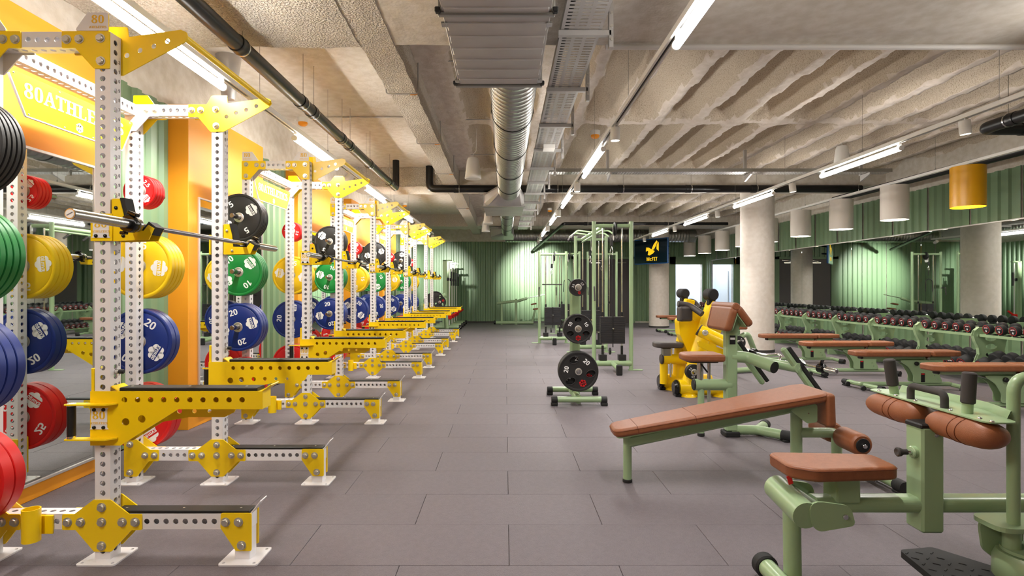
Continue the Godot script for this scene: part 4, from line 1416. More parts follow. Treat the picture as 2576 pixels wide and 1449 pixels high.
const KINDS := {
	"b5": ["black", "5", "plate_black", 0.028, 0.243], "g10": ["green", "10", "plate_green", 0.038, 0.243], "u20": ["blue", "20", "plate_blue", 0.056, 0.243],
	"r25": ["red", "25", "plate_red", 0.068, 0.243], "r2": ["small red", "2.5", "plate_red", 0.03, 0.122], "y15": ["yellow", "15", "plate_yellow", 0.044, 0.243]}

func racks() -> void:
	rng.seed = 21
	var rack := build_rack()
	var bar := build_barbell()
	var proto := {}
	var at := {}
	for k in KINDS:
		proto[k] = build_plate(KINDS[k])
		at[k] = false
	for k in 5:
		var d := 3.574 + 3.0 * k
		var who: String = ORD[4 - k] + " rack from end wall"
		var home := Vector3(-2.088, 0, -d)
		var o: Node3D = rack if k == 0 else copy(rack, "power_rack", Transform3D())
		o.position = home
		tag(o, "white and yellow power rack with perforated uprights, %s" % who, "rack", "power racks along the yellow wall")
		o = bar if k == 0 else copy(bar, "barbell", Transform3D())
		o.position = home + Vector3(0.193, 1.738, 0)
		tag(o, "empty steel barbell lying on the hooks of the %s" % who, "barbell", "barbells on the power racks")
		for w in [["b5", 2.137, 1, 5], ["g10", 1.58, 1, 4], ["u20", 1.02, 1, 3], ["r25", 0.46, 1, 2], ["r2", 2.137, -1, 4], ["y15", 1.58, -1, 4], ["u20", 1.02, -1, 2], ["r25", 0.46, -1, 2]]:
			var kind: Array = KINDS[w[0]]
			var t: float = kind[3]
			var spin := rng.randf_range(0, TAU)
			for i in w[3]:
				var seen: bool = (i == w[3] - 1) if w[2] > 0 else (i == 0)
				var z: float = w[2] * (ZF + 0.052 + t * (i + 0.5) + i * 0.0015)
				var tf := Transform3D(Basis(Vector3.BACK, spin + (0.0 if seen else rng.randf_range(-0.6, 0.6))), home + Vector3(XR, w[1] - 0.002, z))
				var q: Node3D
				if at[w[0]]:
					q = copy(proto[w[0]], "bumper_plate", tf)
				else:
					q = proto[w[0]]
					q.transform = tf
					at[w[0]] = true
				for c in q.get_children():
					if c.name == &"lettering":
						q.remove_child(c)
						c.free()
				var name_of: String = "%s %s kg plate" % [kind[0], kind[1]]
				var lab: String
				if w[2] > 0:
					lab = "%s, outermost on its peg, %s" % [name_of, who] if seen else "%s, %s behind the outermost, %s" % [name_of, ORD[w[3] - 2 - i], who]
				else:
					lab = "lettered %s against the rear upright, %s" % [name_of, who] if seen else "%s, %s beyond the upright one, %s" % [name_of, ORD[i - 1], who]
				tag(q, lab, "weight plate", "bumper plates on the power racks")
				if seen:
					part(q, "lettering", plate_print(kind[1], kind[4]), M.print_white, T(Vector3(0, 0, t / 2 + 0.0006)))


# ---------------------------------------------------------------- machines
func foot_cap(o: Node, at: Vector3, dir: Vector3, r: float) -> void:
	# black rubber shoe on the end of a floor tube
	part(o, "rubber_shoe", B.new().tube([at - dir * 0.07, at - dir * 0.065, at + dir * 0.012, at + dir * 0.02], r * 1.1, 16), M.black_rubber)
	part(o, "shoe_pad", B.new().box(Vector3(at.x - dir.x * 0.03, 0.01, at.z - dir.z * 0.03), Vector3(0.06 + absf(dir.x) * 0.05, 0.02, 0.06 + absf(dir.z) * 0.05), 0.006), M.black_rubber)


func pad_shape(l: float, w0: float, w1: float, r: float) -> Array:
	# tapering outline along x, w0 wide at x 0 and w1 at x l
	return rounded([Vector2(0, -w0 / 2), Vector2(l, -w1 / 2), Vector2(l, w1 / 2), Vector2(0, w0 / 2)], r, 6)


func stitch(parent: Node, outline: Array, y: float, inset: float, xf: Transform3D) -> void:
	var pts := []
	var c := Vector2.ZERO
	for q in outline:
		c += q / outline.size()
	for q in outline:
		var dd: Vector2 = (q - c)
		pts.append(xf * Vector3(q.x - dd.normalized().x * inset, y, q.y - dd.normalized().y * inset))
	pts.append(pts[0])
	part(parent, "seam", B.new().tube(pts, 0.0016, 5, false), M.leather_thread)


func decline_bench() -> void:
	var o := thing("decline_bench", "sloping brown leather decline bench with knee rollers on green frame", "bench")
	var d := 4.15
	var lo := Vector3(0.78, 0.345, -d)
	var hi := Vector3(2.27, 0.63, -d)
	var ax := (hi - lo).normalized()
	var l := lo.distance_to(hi)
	var up := Vector3(-ax.y, ax.x, 0)
	var xf := Transform3D(Basis(ax, up, Vector3.BACK), lo)
	var ol := pad_shape(l, 0.25, 0.44, 0.085)
	var pd := part(o, "back_pad", B.new().pad(ol, 0.06, 0.022, xf, 0.004), M.tan_leather)
	stitch(pd, ol, 0.044, -0.0005, xf)
	for t in [0.17, 0.58]:
		var hw: float = lerpf(0.125, 0.22, t / l) + 0.0008
		part(pd, "seam", B.new().tube(bend([xf * Vector3(t, 0.012, -hw), xf * Vector3(t, 0.0605, -hw), xf * Vector3(t, 0.0618, 0), xf * Vector3(t, 0.0605, hw), xf * Vector3(t, 0.012, hw)], 0.022), 0.0022, 5, false), M.leather_thread)
	var fold := Transform3D(Basis(Vector3(0.06, -1, 0).normalized(), Vector3(1, 0.06, 0).normalized(), Vector3.BACK), hi + Vector3(-0.045, 0.05, 0))
	part(o, "fold_pad", B.new().pad(pad_shape(0.24, 0.44, 0.42, 0.03), 0.065, 0.025, fold), M.tan_leather)
	part(o, "pad_board", B.new().plate(rounded(P2([0.02, -0.11, l - 0.03, -0.17, l - 0.03, 0.17, 0.02, 0.11]), 0.05), [], 0.008, xf * Transform3D(Basis(Vector3.RIGHT, Vector3.FORWARD, Vector3.UP), Vector3(0, -0.004, 0))), M.machine_green)
	part(o, "end_gusset", B.new().plate(rounded(P2([-0.2, 0.03, 0.0, 0.07, 0.0, -0.06, -0.07, -0.07]), 0.02), [[-0.06, 0.0, 0.006]], 0.008), M.machine_green, T(Vector3(2.2, 0.53, -d + 0.14)))
	part(o, "main_tube", B.new().bar(lo + Vector3(0.1, -0.052, 0), hi + Vector3(-0.16, -0.075, 0), 0.06, 0.085, 0.016), M.machine_green)
	part(o, "front_leg", B.new().cyl(Vector3(0.892, 0.02, -d), Vector3(0.892, 0.335, -d), 0.031, 18), M.machine_green)
	part(o, "leg_cap", B.new().cyl(Vector3(0.892, 0.0, -d), Vector3(0.892, 0.024, -d), 0.035, 18, 0.004), M.black_rubber)
	part(o, "rear_leg", B.new().cyl(Vector3(2.125, 0.06, -d), Vector3(2.125, 0.54, -d), 0.04, 20), M.machine_green)
	part(o, "roller_arm", B.new().tube(bend([Vector3(2.125, 0.36, -d), Vector3(2.42, 0.36, -d), Vector3(2.42, 0.05, -d)], 0.05), 0.036, 16), M.machine_green)
	part(o, "axle", B.new().cyl(Vector3(2.43, 0.345, -3.83), Vector3(2.43, 0.345, -4.47), 0.012, 12), M.chrome)
	for s in [1.0, -1.0]:
		var a := Vector3(2.43, 0.345, -d + s * 0.045)
		var e := Vector3(2.43, 0.345, -d + s * 0.285)
		part(o, "roller", B.new().lathe([Vector2(0, 0), Vector2(0.062, 0.0), Vector2(0.073, 0.012), Vector2(0.076, 0.03), Vector2(0.076, 0.21), Vector2(0.073, 0.228), Vector2(0.062, 0.24), Vector2(0, 0.24)], 28, B.along(a, e)), M.tan_leather)
		part(o, "roller_disc", B.new().cyl(e, e + Vector3(0, 0, s * 0.008), 0.048, 24, 0.002), M.plain_black)
		part(o, "axle_tip", B.new().cyl(e, e + Vector3(0, 0, s * 0.03), 0.014, 14, 0.003), M.chrome)
	part(o, "base_tube", B.new().cyl(Vector3(2.1, 0.055, -d), Vector3(2.68, 0.055, -d), 0.035, 16), M.machine_green)
	part(o, "cross_foot", B.new().cyl(Vector3(2.72, 0.055, -3.88), Vector3(2.72, 0.055, -4.42), 0.038, 16), M.machine_green)
	foot_cap(o, Vector3(2.72, 0.055, -3.88), Vector3.BACK, 0.038)
	foot_cap(o, Vector3(2.72, 0.055, -4.42), Vector3.FORWARD, 0.038)


func preacher_bench() -> void:
	var d := 5.45
	var o := thing("preacher_bench", "green arm curl bench with brown peaked pad and round seat", "bench")
	var x := 2.157
	part(o, "post", B.new().bx(Vector3(x - 0.053, 0.05, -d - 0.05), Vector3(x + 0.053, 1.06, -d + 0.05), 0.012), M.machine_green)
	# peaked pad: two slopes meeting in a ridge along z
	var ridge := Vector3(2.115, 1.25, -d - 0.02)
	for s in [-1.0, 1.0]:
		var dir := Vector3(-0.26, -1, 0).normalized() if s < 0 else Vector3(0.8, -1, 0).normalized()
		var nn := Vector3(dir.y, -dir.x, 0) * (1.0 if s < 0 else -1.0)
		var xf := Transform3D(Basis(dir, nn, dir.cross(nn)), ridge - nn * 0.03 + dir * 0.01)
		var ol := pad_shape(0.235 if s < 0 else 0.23, 0.56, 0.5, 0.05)
		part(o, "arm_pad", B.new().pad(ol, 0.07, 0.03, xf), M.tan_leather)
		part(o, "pad_shell", B.new().plate(rounded(P2([0.01, -0.26, 0.215, -0.23, 0.215, 0.23, 0.01, 0.26]), 0.03), [], 0.008, xf * Transform3D(Basis(Vector3.RIGHT, Vector3.FORWARD, Vector3.UP), Vector3(0, -0.006, 0))), M.machine_green)
		part(o, "arm_pad_seam", B.new().tube([xf * Vector3(0.02, 0.071, 0.22), xf * Vector3(0.215, 0.071, 0.2)], 0.002, 5, false), M.leather_thread)
	part(o, "ridge_roll", B.new().cyl(ridge + Vector3(0, -0.005, -0.275), ridge + Vector3(0, -0.005, 0.275), 0.036, 20, 0.01), M.tan_leather)
	part(o, "pad_bracket", B.new().plate(P2([-0.02, -0.2, 0.0, -0.04, 0.12, -0.17, 0.08, -0.28, -0.02, -0.28]), [], 0.012), M.machine_green, T(ridge + Vector3(-0.02, 0, 0.12)))
	part(o, "notice", B.new().bx(Vector3(x - 0.025, 0.88, -d + 0.05), Vector3(x + 0.03, 1.0, -d + 0.0515)), M.plain_black)
	part(o, "notice_print", B.new().bx(Vector3(x - 0.02, 0.925, -d + 0.0515), Vector3(x + 0.025, 0.945, -d + 0.052)), M.print_white)
	# seat on its pillar
	var seat := W(1762, 897, d + 0.02)
	var so := rounded([Vector2(-0.19, -0.15), Vector2(0.19, -0.17), Vector2(0.19, 0.17), Vector2(-0.19, 0.15)], [0.12, 0.05, 0.05, 0.12], 7)
	part(o, "seat_pad", B.new().pad(so, 0.07, 0.025, T(seat + Vector3(0, -0.035, 0))), M.tan_leather)
	part(o, "seat_board", B.new().pad(rounded([Vector2(-0.14, -0.12), Vector2(0.14, -0.12), Vector2(0.14, 0.12), Vector2(-0.14, 0.12)], 0.04), 0.014, 0.004, T(seat + Vector3(0, -0.048, 0))), M.plain_black)
	part(o, "seat_pillar", B.new().cyl(Vector3(seat.x - 0.01, 0.45, -d), Vector3(seat.x - 0.01, seat.y - 0.04, -d), 0.03, 16), M.chrome)
	part(o, "seat_pillar", B.new().cyl(Vector3(seat.x + 0.075, 0.06, -d), Vector3(seat.x + 0.075, seat.y - 0.04, -d), 0.016, 14), M.chrome)
	part(o, "seat_lever", B.new().tube([Vector3(seat.x - 0.02, seat.y - 0.06, -d + 0.05), Vector3(seat.x + 0.04, seat.y - 0.14, -d + 0.06)], 0.008, 8), M.black_gloss)
	part(o, "cross_tube", B.new().cyl(Vector3(seat.x - 0.065, 0.49, -d), Vector3(x, 0.49, -d), 0.055, 22), M.machine_green)
	part(o, "tube_end", B.new().cyl(Vector3(seat.x - 0.08, 0.49, -d), Vector3(seat.x - 0.065, 0.49, -d), 0.056, 22, 0.008), M.plain_black)
	part(o, "front_leg", B.new().cyl(Vector3(seat.x - 0.005, 0.03, -d + 0.01), Vector3(seat.x - 0.005, 0.46, -d + 0.01), 0.03, 16), M.machine_green)
	part(o, "leg_cap", B.new().cyl(Vector3(seat.x - 0.005, 0.0, -d + 0.01), Vector3(seat.x - 0.005, 0.032, -d + 0.01), 0.034, 16, 0.004), M.black_rubber)
	# bar rests behind the pad
	var arm := Vector3(2.55, 0.71, -d + 0.05)
	part(o, "rest_arm", B.new().tube(bend([Vector3(x, 0.76, -d), Vector3(2.33, 0.75, -d), Vector3(2.46, 0.69, -d + 0.25)], 0.06), 0.055, 20), M.machine_green)
	part(o, "arm_end", B.new().cyl(Vector3(2.46, 0.69, -d + 0.25), Vector3(2.463, 0.689, -d + 0.256), 0.054, 20), M.plain_black)
	part(o, "rest_beam", B.new().cyl(Vector3(2.42, 0.71, -d - 0.3), Vector3(2.66, 0.69, -d + 0.3), 0.045, 18), M.machine_green)
	for s in [-1.0, 1.0]:
		var c := Vector3(2.54 + s * 0.11, 0.70, -d + s * 0.28)
		part(o, "rest_fork", B.new().bar(c + Vector3(-0.13, 0.17, 0), c + Vector3(0.17, -0.25, 0), 0.05, 0.05, 0.015), M.machine_green)
		part(o, "fork_rubber", B.new().bar(c + Vector3(-0.075, 0.175, 0), c + Vector3(0.215, -0.225, 0), 0.03, 0.035, 0.004), M.black_rubber)
	part(o, "base_tube", B.new().tube(bend([Vector3(x, 0.055, -d), Vector3(2.42, 0.055, -d), Vector3(2.62, 0.05, -d + 0.22)], 0.06), 0.045, 18), M.machine_green)
	foot_cap(o, Vector3(2.62, 0.05, -d + 0.22), Vector3(0.67, 0, 0.74), 0.045)
	part(o, "base_tube", B.new().tube(bend([Vector3(2.42, 0.05, -d), Vector3(2.6, 0.05, -d - 0.24)], 0.06), 0.045, 18), M.machine_green)
	foot_cap(o, Vector3(2.6, 0.05, -d - 0.24), Vector3(0.6, 0, -0.8), 0.045)
	part(o, "base_shoe", B.new().bx(Vector3(x - 0.07, 0, -d - 0.07), Vector3(x + 0.07, 0.05, -d + 0.07), 0.008), M.black_rubber)
	# cranked curl bar lying in the forks
	var cb := thing("curl_bar", "chrome cranked curl bar lying in the arm curl bench rests", "barbell")
	var a := Vector3(2.83, 0.70, -d + 0.60)
	var e := Vector3(2.44, 0.78, -d - 0.40)
	var pts := []
	for q in [[0.0, 0.0], [0.3, 0.0], [0.4, 0.05], [0.47, -0.03], [0.53, -0.03], [0.6, 0.05], [0.7, 0.0], [1.0, 0.0]]:
		pts.append(a.lerp(e, q[0]) + Vector3(q[1], q[1] * 0.6, 0))
	part(cb, "shaft", B.new().tube(bend(pts, 0.04, 4), 0.0135, 14), M.chrome)
	part(cb, "sleeve", B.new().cyl(a, a.lerp(e, 0.17), 0.024, 20, 0.002), M.chrome)
	part(cb, "sleeve", B.new().cyl(e, e.lerp(a, 0.17), 0.024, 20, 0.002), M.chrome)
	part(cb, "clamp", B.new().cyl(a.lerp(e, 0.11), a.lerp(e, 0.17), 0.04, 10, 0.006), M.black_gloss)
	part(cb, "clamp", B.new().cyl(e.lerp(a, 0.11), e.lerp(a, 0.17), 0.04, 10, 0.006), M.black_gloss)
	var k := a.lerp(e, 0.14)
	part(cb, "clamp_lever", B.new().bar(k + Vector3(-0.01, 0.02, 0), k + Vector3(0.0, 0.075, 0.02), 0.04, 0.012, 0.003), M.black_gloss)


func seated_machine() -> void:
	var d := 2.68
	var o := thing("seated_machine", "green seated machine with two brown arm rolls and brown seat", "gym machine")
	var sx := 1.30
	var so := rounded([Vector2(1.30, -0.15), Vector2(1.80, -0.115), Vector2(1.80, 0.10), Vector2(1.40, 0.135), Vector2(1.30, 0.07)], [0.05, 0.06, 0.06, 0.07, 0.06], 6)
	var sf := T(Vector3(0, 0.54, -d))
	var sp := part(o, "seat_pad", B.new().pad(so, 0.062, 0.016, sf, 0.003), M.tan_leather)
	stitch(sp, so, 0.05, -0.0008, sf)
	part(o, "seat_tag", B.new().box(Vector3(1.312, 0.53, -d + 0.06), Vector3(0.022, 0.04, 0.002), 0.0, Basis(Vector3.BACK, 0.3)), M.signal_red)
	part(o, "seat_block", B.new().bx(Vector3(1.53, 0.42, -d - 0.06), Vector3(1.64, 0.545, -d + 0.06), 0.006), M.machine_green)
	part(o, "main_tube", B.new().plate(rounded(P2([-0.05, -0.036, 0.05, -0.036, 0.05, 0.036, -0.05, 0.036]), 0.034, 8), [], 1.3, Transform3D(Basis(Vector3.BACK, Vector3.UP, Vector3.LEFT), Vector3(2.1, 0.402, -d))), M.machine_green)
	part(o, "post", B.new().bx(Vector3(1.925, 0.28, -d - 0.057), Vector3(2.03, 0.77, -d + 0.057), 0.01), M.machine_green)
	part(o, "post_cap", B.new().bx(Vector3(1.92, 0.762, -d - 0.055), Vector3(2.035, 0.785, -d + 0.055), 0.006), M.plain_black)
	part(o, "pin_boss", B.new().cyl(Vector3(1.905, 0.645, -d + 0.01), Vector3(1.93, 0.645, -d + 0.01), 0.028, 16, 0.004), M.machine_green)
	part(o, "pin_nut", B.new().cyl(Vector3(1.885, 0.645, -d + 0.01), Vector3(1.906, 0.645, -d + 0.01), 0.014, 6), M.chrome)
	part(o, "pin_knob", B.new().lathe([Vector2(0.013, 0), Vector2(0.013, 0.02), Vector2(0.02, 0.032), Vector2(0.022, 0.045), Vector2(0.017, 0.05), Vector2(0, 0.046)], 18, B.along(Vector3(1.887, 0.645, -d + 0.01), Vector3(1.8, 0.645, -d + 0.01))), M.grip_rubber)
	part(o, "post_bolt", hex_bolt(), M.chrome, T(Vector3(1.99, 0.735, -d + 0.057)) * Transform3D(Basis().scaled(Vector3.ONE * 0.4)))
	# arm tray over two rolls, long side along the hall
	var zt := -2.72
	var tray := rounded([Vector2(-0.43, -0.06), Vector2(-0.1, -0.145), Vector2(0.1, -0.145), Vector2(0.37, -0.075), Vector2(0.37, 0.055), Vector2(-0.43, 0.045)], 0.05, 5)
	var tf := Transform3D(Basis(Vector3.BACK, Vector3.LEFT, Vector3.UP), Vector3(2.05, 0.855, zt))
	part(o, "arm_tray", B.new().plate(tray, [], 0.006, tf), M.machine_green)
	var rim := []
	for q in rounded([Vector2(0.37, -0.07), Vector2(0.1, -0.145), Vector2(-0.1, -0.145), Vector2(-0.43, -0.055)], 0.05, 5).slice(3, -3):
		rim.append(tf * Vector3(q.x, q.y, 0))
	var rb := B.new()
	for i in rim.size() - 1:
		var u: Vector3 = rim[i]
		var w: Vector3 = rim[i + 1]
		var lean := Vector3(0.018, 0.035, 0)
		rb.quad(u, w, w + lean, u + lean, Vector3(-1, 0.4, 0).normalized())
		rb.quad(u + Vector3(0.006, 0, 0), w + Vector3(0.006, 0, 0), w + lean + Vector3(0.006, 0, 0), u + lean + Vector3(0.006, 0, 0), Vector3(1, -0.4, 0).normalized())
		rb.quad(u + lean, w + lean, w + lean + Vector3(0.006, 0, 0), u + lean + Vector3(0.006, 0, 0), Vector3.UP)
	part(o, "tray_rim", rb, M.machine_green)
	for q in [[-3.14, -2.76], [-2.70, -2.34]]:
		var z0: float = q[0]
		var z1: float = q[1]
		var l: float = z1 - z0
		var pts := []
		for i in 25:
			var t := 0.5 - 0.5 * cos(PI * i / 24.0)
			pts.append(Vector2(0.072 * pow(maxf(0.0, 1.0 - pow(absf(t * 2.0 - 1.0), 5.0)), 0.5), t * l))
		var xf := Transform3D(Basis(Vector3(1.25, 0, 0), Vector3(0, 0, 1), Vector3(0, -0.85, 0)), Vector3(2.04, 0.79, z0))
		var ro := part(o, "arm_roll", B.new().lathe(pts, 28, xf), M.tan_leather)
		for t in [0.52, 0.64]:
			var ring := []
			for k in 25:
				var a := TAU * k / 24.0
				ring.append(xf * Vector3(cos(a) * 0.0727, t * l, sin(a) * 0.0727))
			part(ro, "seam", B.new().tube(ring, 0.0018, 5, false), M.leather_thread)
	for q in [[-3.0, -0.03], [-2.53, 0.012]]:
		var z: float = q[0]
		part(o, "grip_stub", B.new().cyl(Vector3(2.055, 0.855, z), Vector3(2.055 + q[1] * 0.3, 0.905, z), 0.022, 16), M.machine_green)
		part(o, "hand_grip", B.new().cyl(Vector3(2.055 + q[1] * 0.3, 0.9, z), Vector3(2.055 + q[1], 1.04, z), 0.028, 18, 0.006), M.grip_rubber)
	part(o, "pull_handle", B.new().tube(bend([Vector3(2.04, 0.856, -2.86), Vector3(2.04, 0.925, -2.86), Vector3(2.04, 0.925, -2.64), Vector3(2.04, 0.856, -2.64)], 0.03), 0.017, 12), M.grip_rubber)
	for z in [-3.07, -2.94, -2.8, -2.58, -2.42, -2.36]:
		part(o, "tray_bolt", cap_screw(), M.chrome, Transform3D(Basis(Vector3.RIGHT, -PI / 2), Vector3(2.02, 0.858, z)))
	# front pivot and leg
	part(o, "front_leg", B.new().cyl(Vector3(1.33, 0.05, -d + 0.05), Vector3(1.34, 0.4, -d + 0.02), 0.039, 22), M.machine_green)
	part(o, "pivot_tube", B.new().cyl(Vector3(1.335, 0.435, -d - 0.12), Vector3(1.335, 0.405, -d + 0.16), 0.06, 24), M.machine_green)
	var ck := rounded(P2([-0.07, 0.07, 0.12, 0.045, 0.14, -0.03, 0.13, -0.045, -0.04, -0.075]), [0.05, 0.05, 0.03, 0.05, 0.05])
	for z in [-d + 0.165, -d - 0.125]:
		part(o, "pivot_cheek", B.new().plate(ck, [], 0.012), M.machine_green, T(Vector3(1.405 if z > -d else 1.39, 0.408, z)))
	part(o, "pivot_bolt", B.new().cyl(Vector3(1.5, 0.405, -d - 0.13), Vector3(1.5, 0.405, -d + 0.18), 0.012, 14, 0.002), M.chrome)
	part(o, "pivot_rod", B.new().cyl(Vector3(1.42, 0.42, -d - 0.11), Vector3(1.42, 0.42, -d + 0.15), 0.02, 14), M.machine_green)
	part(o, "base_foot", B.new().cyl(Vector3(1.27, 0.06, -2.76), Vector3(1.27, 0.06, -2.2), 0.043, 20), M.machine_green)
	part(o, "base_beam", B.new().cyl(Vector3(1.27, 0.05, -2.55), Vector3(2.6, 0.05, -2.55), 0.043, 20), M.machine_green)
	part(o, "foot_shoe", B.new().cyl(Vector3(1.27, 0.06, -2.81), Vector3(1.27, 0.06, -2.75), 0.056, 24, 0.008), M.black_rubber)
	part(o, "foot_shoe", B.new().cyl(Vector3(1.27, 0.06, -2.2), Vector3(1.27, 0.06, -2.15), 0.056, 24, 0.008), M.black_rubber)
	# lever handle and swivel at the far end
	part(o, "lever_handle", B.new().tube(bend([Vector3(2.19, 0.40, -2.45), Vector3(2.19, 1.03, -2.45), Vector3(2.42, 1.03, -2.45)], 0.07), 0.024, 18), M.machine_green)
	part(o, "swivel_flange", B.new().plate(rounded(P2([-0.12, -0.09, 0.16, -0.09, 0.16, 0.09, -0.12, 0.09]), 0.06), [], 0.02, Transform3D(Basis(Vector3.RIGHT, Vector3.FORWARD, Vector3.UP), Vector3(2.21, 0.39, -2.48))), M.machine_green)
	part(o, "swivel_tube", B.new().cyl(Vector3(2.2, 0.06, -2.47), Vector3(2.2, 0.385, -2.47), 0.033, 18), M.machine_green)
	part(o, "cam_plate", B.new().plate(rounded(P2([-0.1, 0.12, 0.1, 0.12, 0.1, -0.05, 0.02, -0.1, -0.08, -0.02]), 0.05), [], 0.014), M.machine_green, T(Vector3(2.21, 0.27, -2.54)))
	part(o, "swivel_drum", B.new().lathe([Vector2(0, 0), Vector2(0.12, 0), Vector2(0.135, 0.02), Vector2(0.135, 0.1), Vector2(0.12, 0.13), Vector2(0.06, 0.135), Vector2(0, 0.135)], 30, T(Vector3(2.27, 0.14, -2.45))), M.machine_green)
	part(o, "swivel_disc", B.new().lathe([Vector2(0, 0), Vector2(0.1, 0), Vector2(0.1, 0.014), Vector2(0, 0.014)], 28, T(Vector3(2.26, 0.275, -2.45))), M.machine_green)
	part(o, "swivel_bolt", B.new().cyl(Vector3(2.28, 0.285, -2.38), Vector3(2.28, 0.32, -2.38), 0.02, 12, 0.004), M.plain_black)
	# tread plate for the feet
	var tp := rounded(P2([1.927, 2.78, 2.11, 2.81, 2.30, 2.54, 2.38, 2.3, 1.86, 2.3, 1.896, 2.536]), 0.03, 4)
	part(o, "tread_plate", B.new().plate(tp, [], 0.03, Transform3D(Basis(Vector3.RIGHT, Vector3.FORWARD, Vector3.UP), Vector3(0, 0.12, 0))), M.black_rubber)
	for i in 5:
		for j in 8:
			var c := Vector3(1.94 + i * 0.06, 0.136, -2.36 - j * 0.055)
			if c.x > 2.36 + (c.z + 2.3) * 0.62:
				continue
			part(o, "tread_stud", B.new().box(c, Vector3(0.03, 0.004, 0.008), 0.0015, Basis(Vector3.UP, 0.7 if (i + j) % 2 else -0.7)), M.black_rubber)
	part(o, "tread_arm", B.new().bar(Vector3(2.1, 0.105, -2.6), Vector3(2.1, 0.07, -2.56), 0.05, 0.03, 0.004), M.machine_green)


func adjustable_bench(d: float, label: String) -> void:
	var o := thing("flat_bench", label, "bench", Vector3(0, 0, -d), "brown flat benches beside the dumbbells")
	var x0 := 4.84
	var ol := rounded([Vector2(0, -0.1), Vector2(0.12, -0.15), Vector2(1.02, -0.15), Vector2(1.02, 0.15), Vector2(0.12, 0.15), Vector2(0, 0.1)], 0.04, 4)
	part(o, "back_pad", B.new().pad(ol, 0.075, 0.022, T(Vector3(x0, 0.47, 0))), M.tan_leather)
	part(o, "pad_seam", B.new().tube([Vector3(x0 + 0.2, 0.48, 0.1506), Vector3(x0 + 0.2, 0.5455, 0.13), Vector3(x0 + 0.2, 0.5456, -0.13)], 0.002, 5, false), M.leather_thread)
	part(o, "seat_pad", B.new().pad(rounded([Vector2(0, -0.15), Vector2(0.3, -0.15), Vector2(0.42, -0.12), Vector2(0.42, 0.12), Vector2(0.3, 0.15), Vector2(0, 0.15)], 0.04, 4), 0.075, 0.022, T(Vector3(x0 + 1.035, 0.472, 0))), M.tan_leather)
	part(o, "back_rail", B.new().bx(Vector3(x0 + 0.14, 0.425, -0.05), Vector3(x0 + 0.98, 0.468, 0.05), 0.01), M.machine_green)
	part(o, "rail_cap", B.new().bx(Vector3(x0 + 0.11, 0.425, -0.05), Vector3(x0 + 0.142, 0.468, 0.05), 0.012), M.plain_black)
	part(o, "seat_rail", B.new().bx(Vector3(x0 + 0.98, 0.415, -0.05), Vector3(x0 + 1.36, 0.466, 0.05), 0.01), M.machine_green)
	part(o, "hinge", B.new().cyl(Vector3(x0 + 1.02, 0.44, -0.09), Vector3(x0 + 1.02, 0.44, 0.09), 0.02, 14, 0.003), M.bright_steel)
	part(o, "crotch_gusset", B.new().plate(P2([-0.07, 0.0, 0.07, 0.0, 0.0, -0.05]), [], 0.1), M.tan_leather, T(Vector3(x0 + 1.03, 0.478, 0)))
	var ped := rounded(P2([0.62, 0.415, 1.26, 0.415, 1.2, 0.34, 1.19, 0.2, 1.24, 0.1, 0.82, 0.1, 0.83, 0.2, 0.76, 0.32]), [0.02, 0.03, 0.08, 0.06, 0.04, 0.04, 0.1, 0.12], 6)
	for s in [0.055, -0.055]:
		part(o, "pedestal_plate", B.new().plate(ped, [[1.12, 0.2, 0.008], [1.15, 0.15, 0.008]], 0.008), M.machine_green, T(Vector3(x0, 0, s)))
	part(o, "pivot_knob", B.new().cyl(Vector3(x0 + 0.86, 0.37, 0.06), Vector3(x0 + 0.86, 0.37, 0.095), 0.028, 8, 0.006), M.plain_black)
	part(o, "notice", B.new().bx(Vector3(x0 + 0.93, 0.11, 0.06), Vector3(x0 + 0.985, 0.235, 0.0612)), M.plain_black)
	part(o, "notice_print", B.new().bx(Vector3(x0 + 0.936, 0.215, 0.0612), Vector3(x0 + 0.979, 0.23, 0.0618)), M.print_red)
	part(o, "base_rail", B.new().bar(Vector3(x0 + 0.1, 0.075, 0), Vector3(x0 + 1.4, 0.075, 0), 0.08, 0.055, 0.016), M.machine_green)
	part(o, "back_strut", B.new().cyl(Vector3(x0 + 0.5, 0.43, 0), Vector3(x0 + 0.8, 0.36, 0), 0.012, 10), M.bright_steel)
	part(o, "cross_foot", B.new().bar(Vector3(x0 + 0.12, 0.065, -0.3), Vector3(x0 + 0.2, 0.065, 0.3), 0.07, 0.055, 0.016), M.machine_green)
	foot_cap(o, Vector3(x0 + 0.21, 0.06, 0.34), Vector3(0.1, 0, 1).normalized(), 0.036)
	foot_cap(o, Vector3(x0 + 0.11, 0.06, -0.34), Vector3(-0.1, 0, -1).normalized(), 0.036)
	part(o, "front_foot", B.new().bar(Vector3(x0 + 1.38, 0.07, 0), Vector3(x0 + 1.46, 0.05, 0.14), 0.06, 0.055, 0.016), M.machine_green)
	foot_cap(o, Vector3(x0 + 1.48, 0.048, 0.18), Vector3(0.45, 0, 0.9).normalized(), 0.036)
	for z in [-0.2, 0.16]:
		part(o, "transport_wheel", B.new().cyl(Vector3(x0 + 0.06, 0.045, z), Vector3(x0 + 0.06, 0.045, z + 0.03), 0.035, 16, 0.005), M.black_rubber)


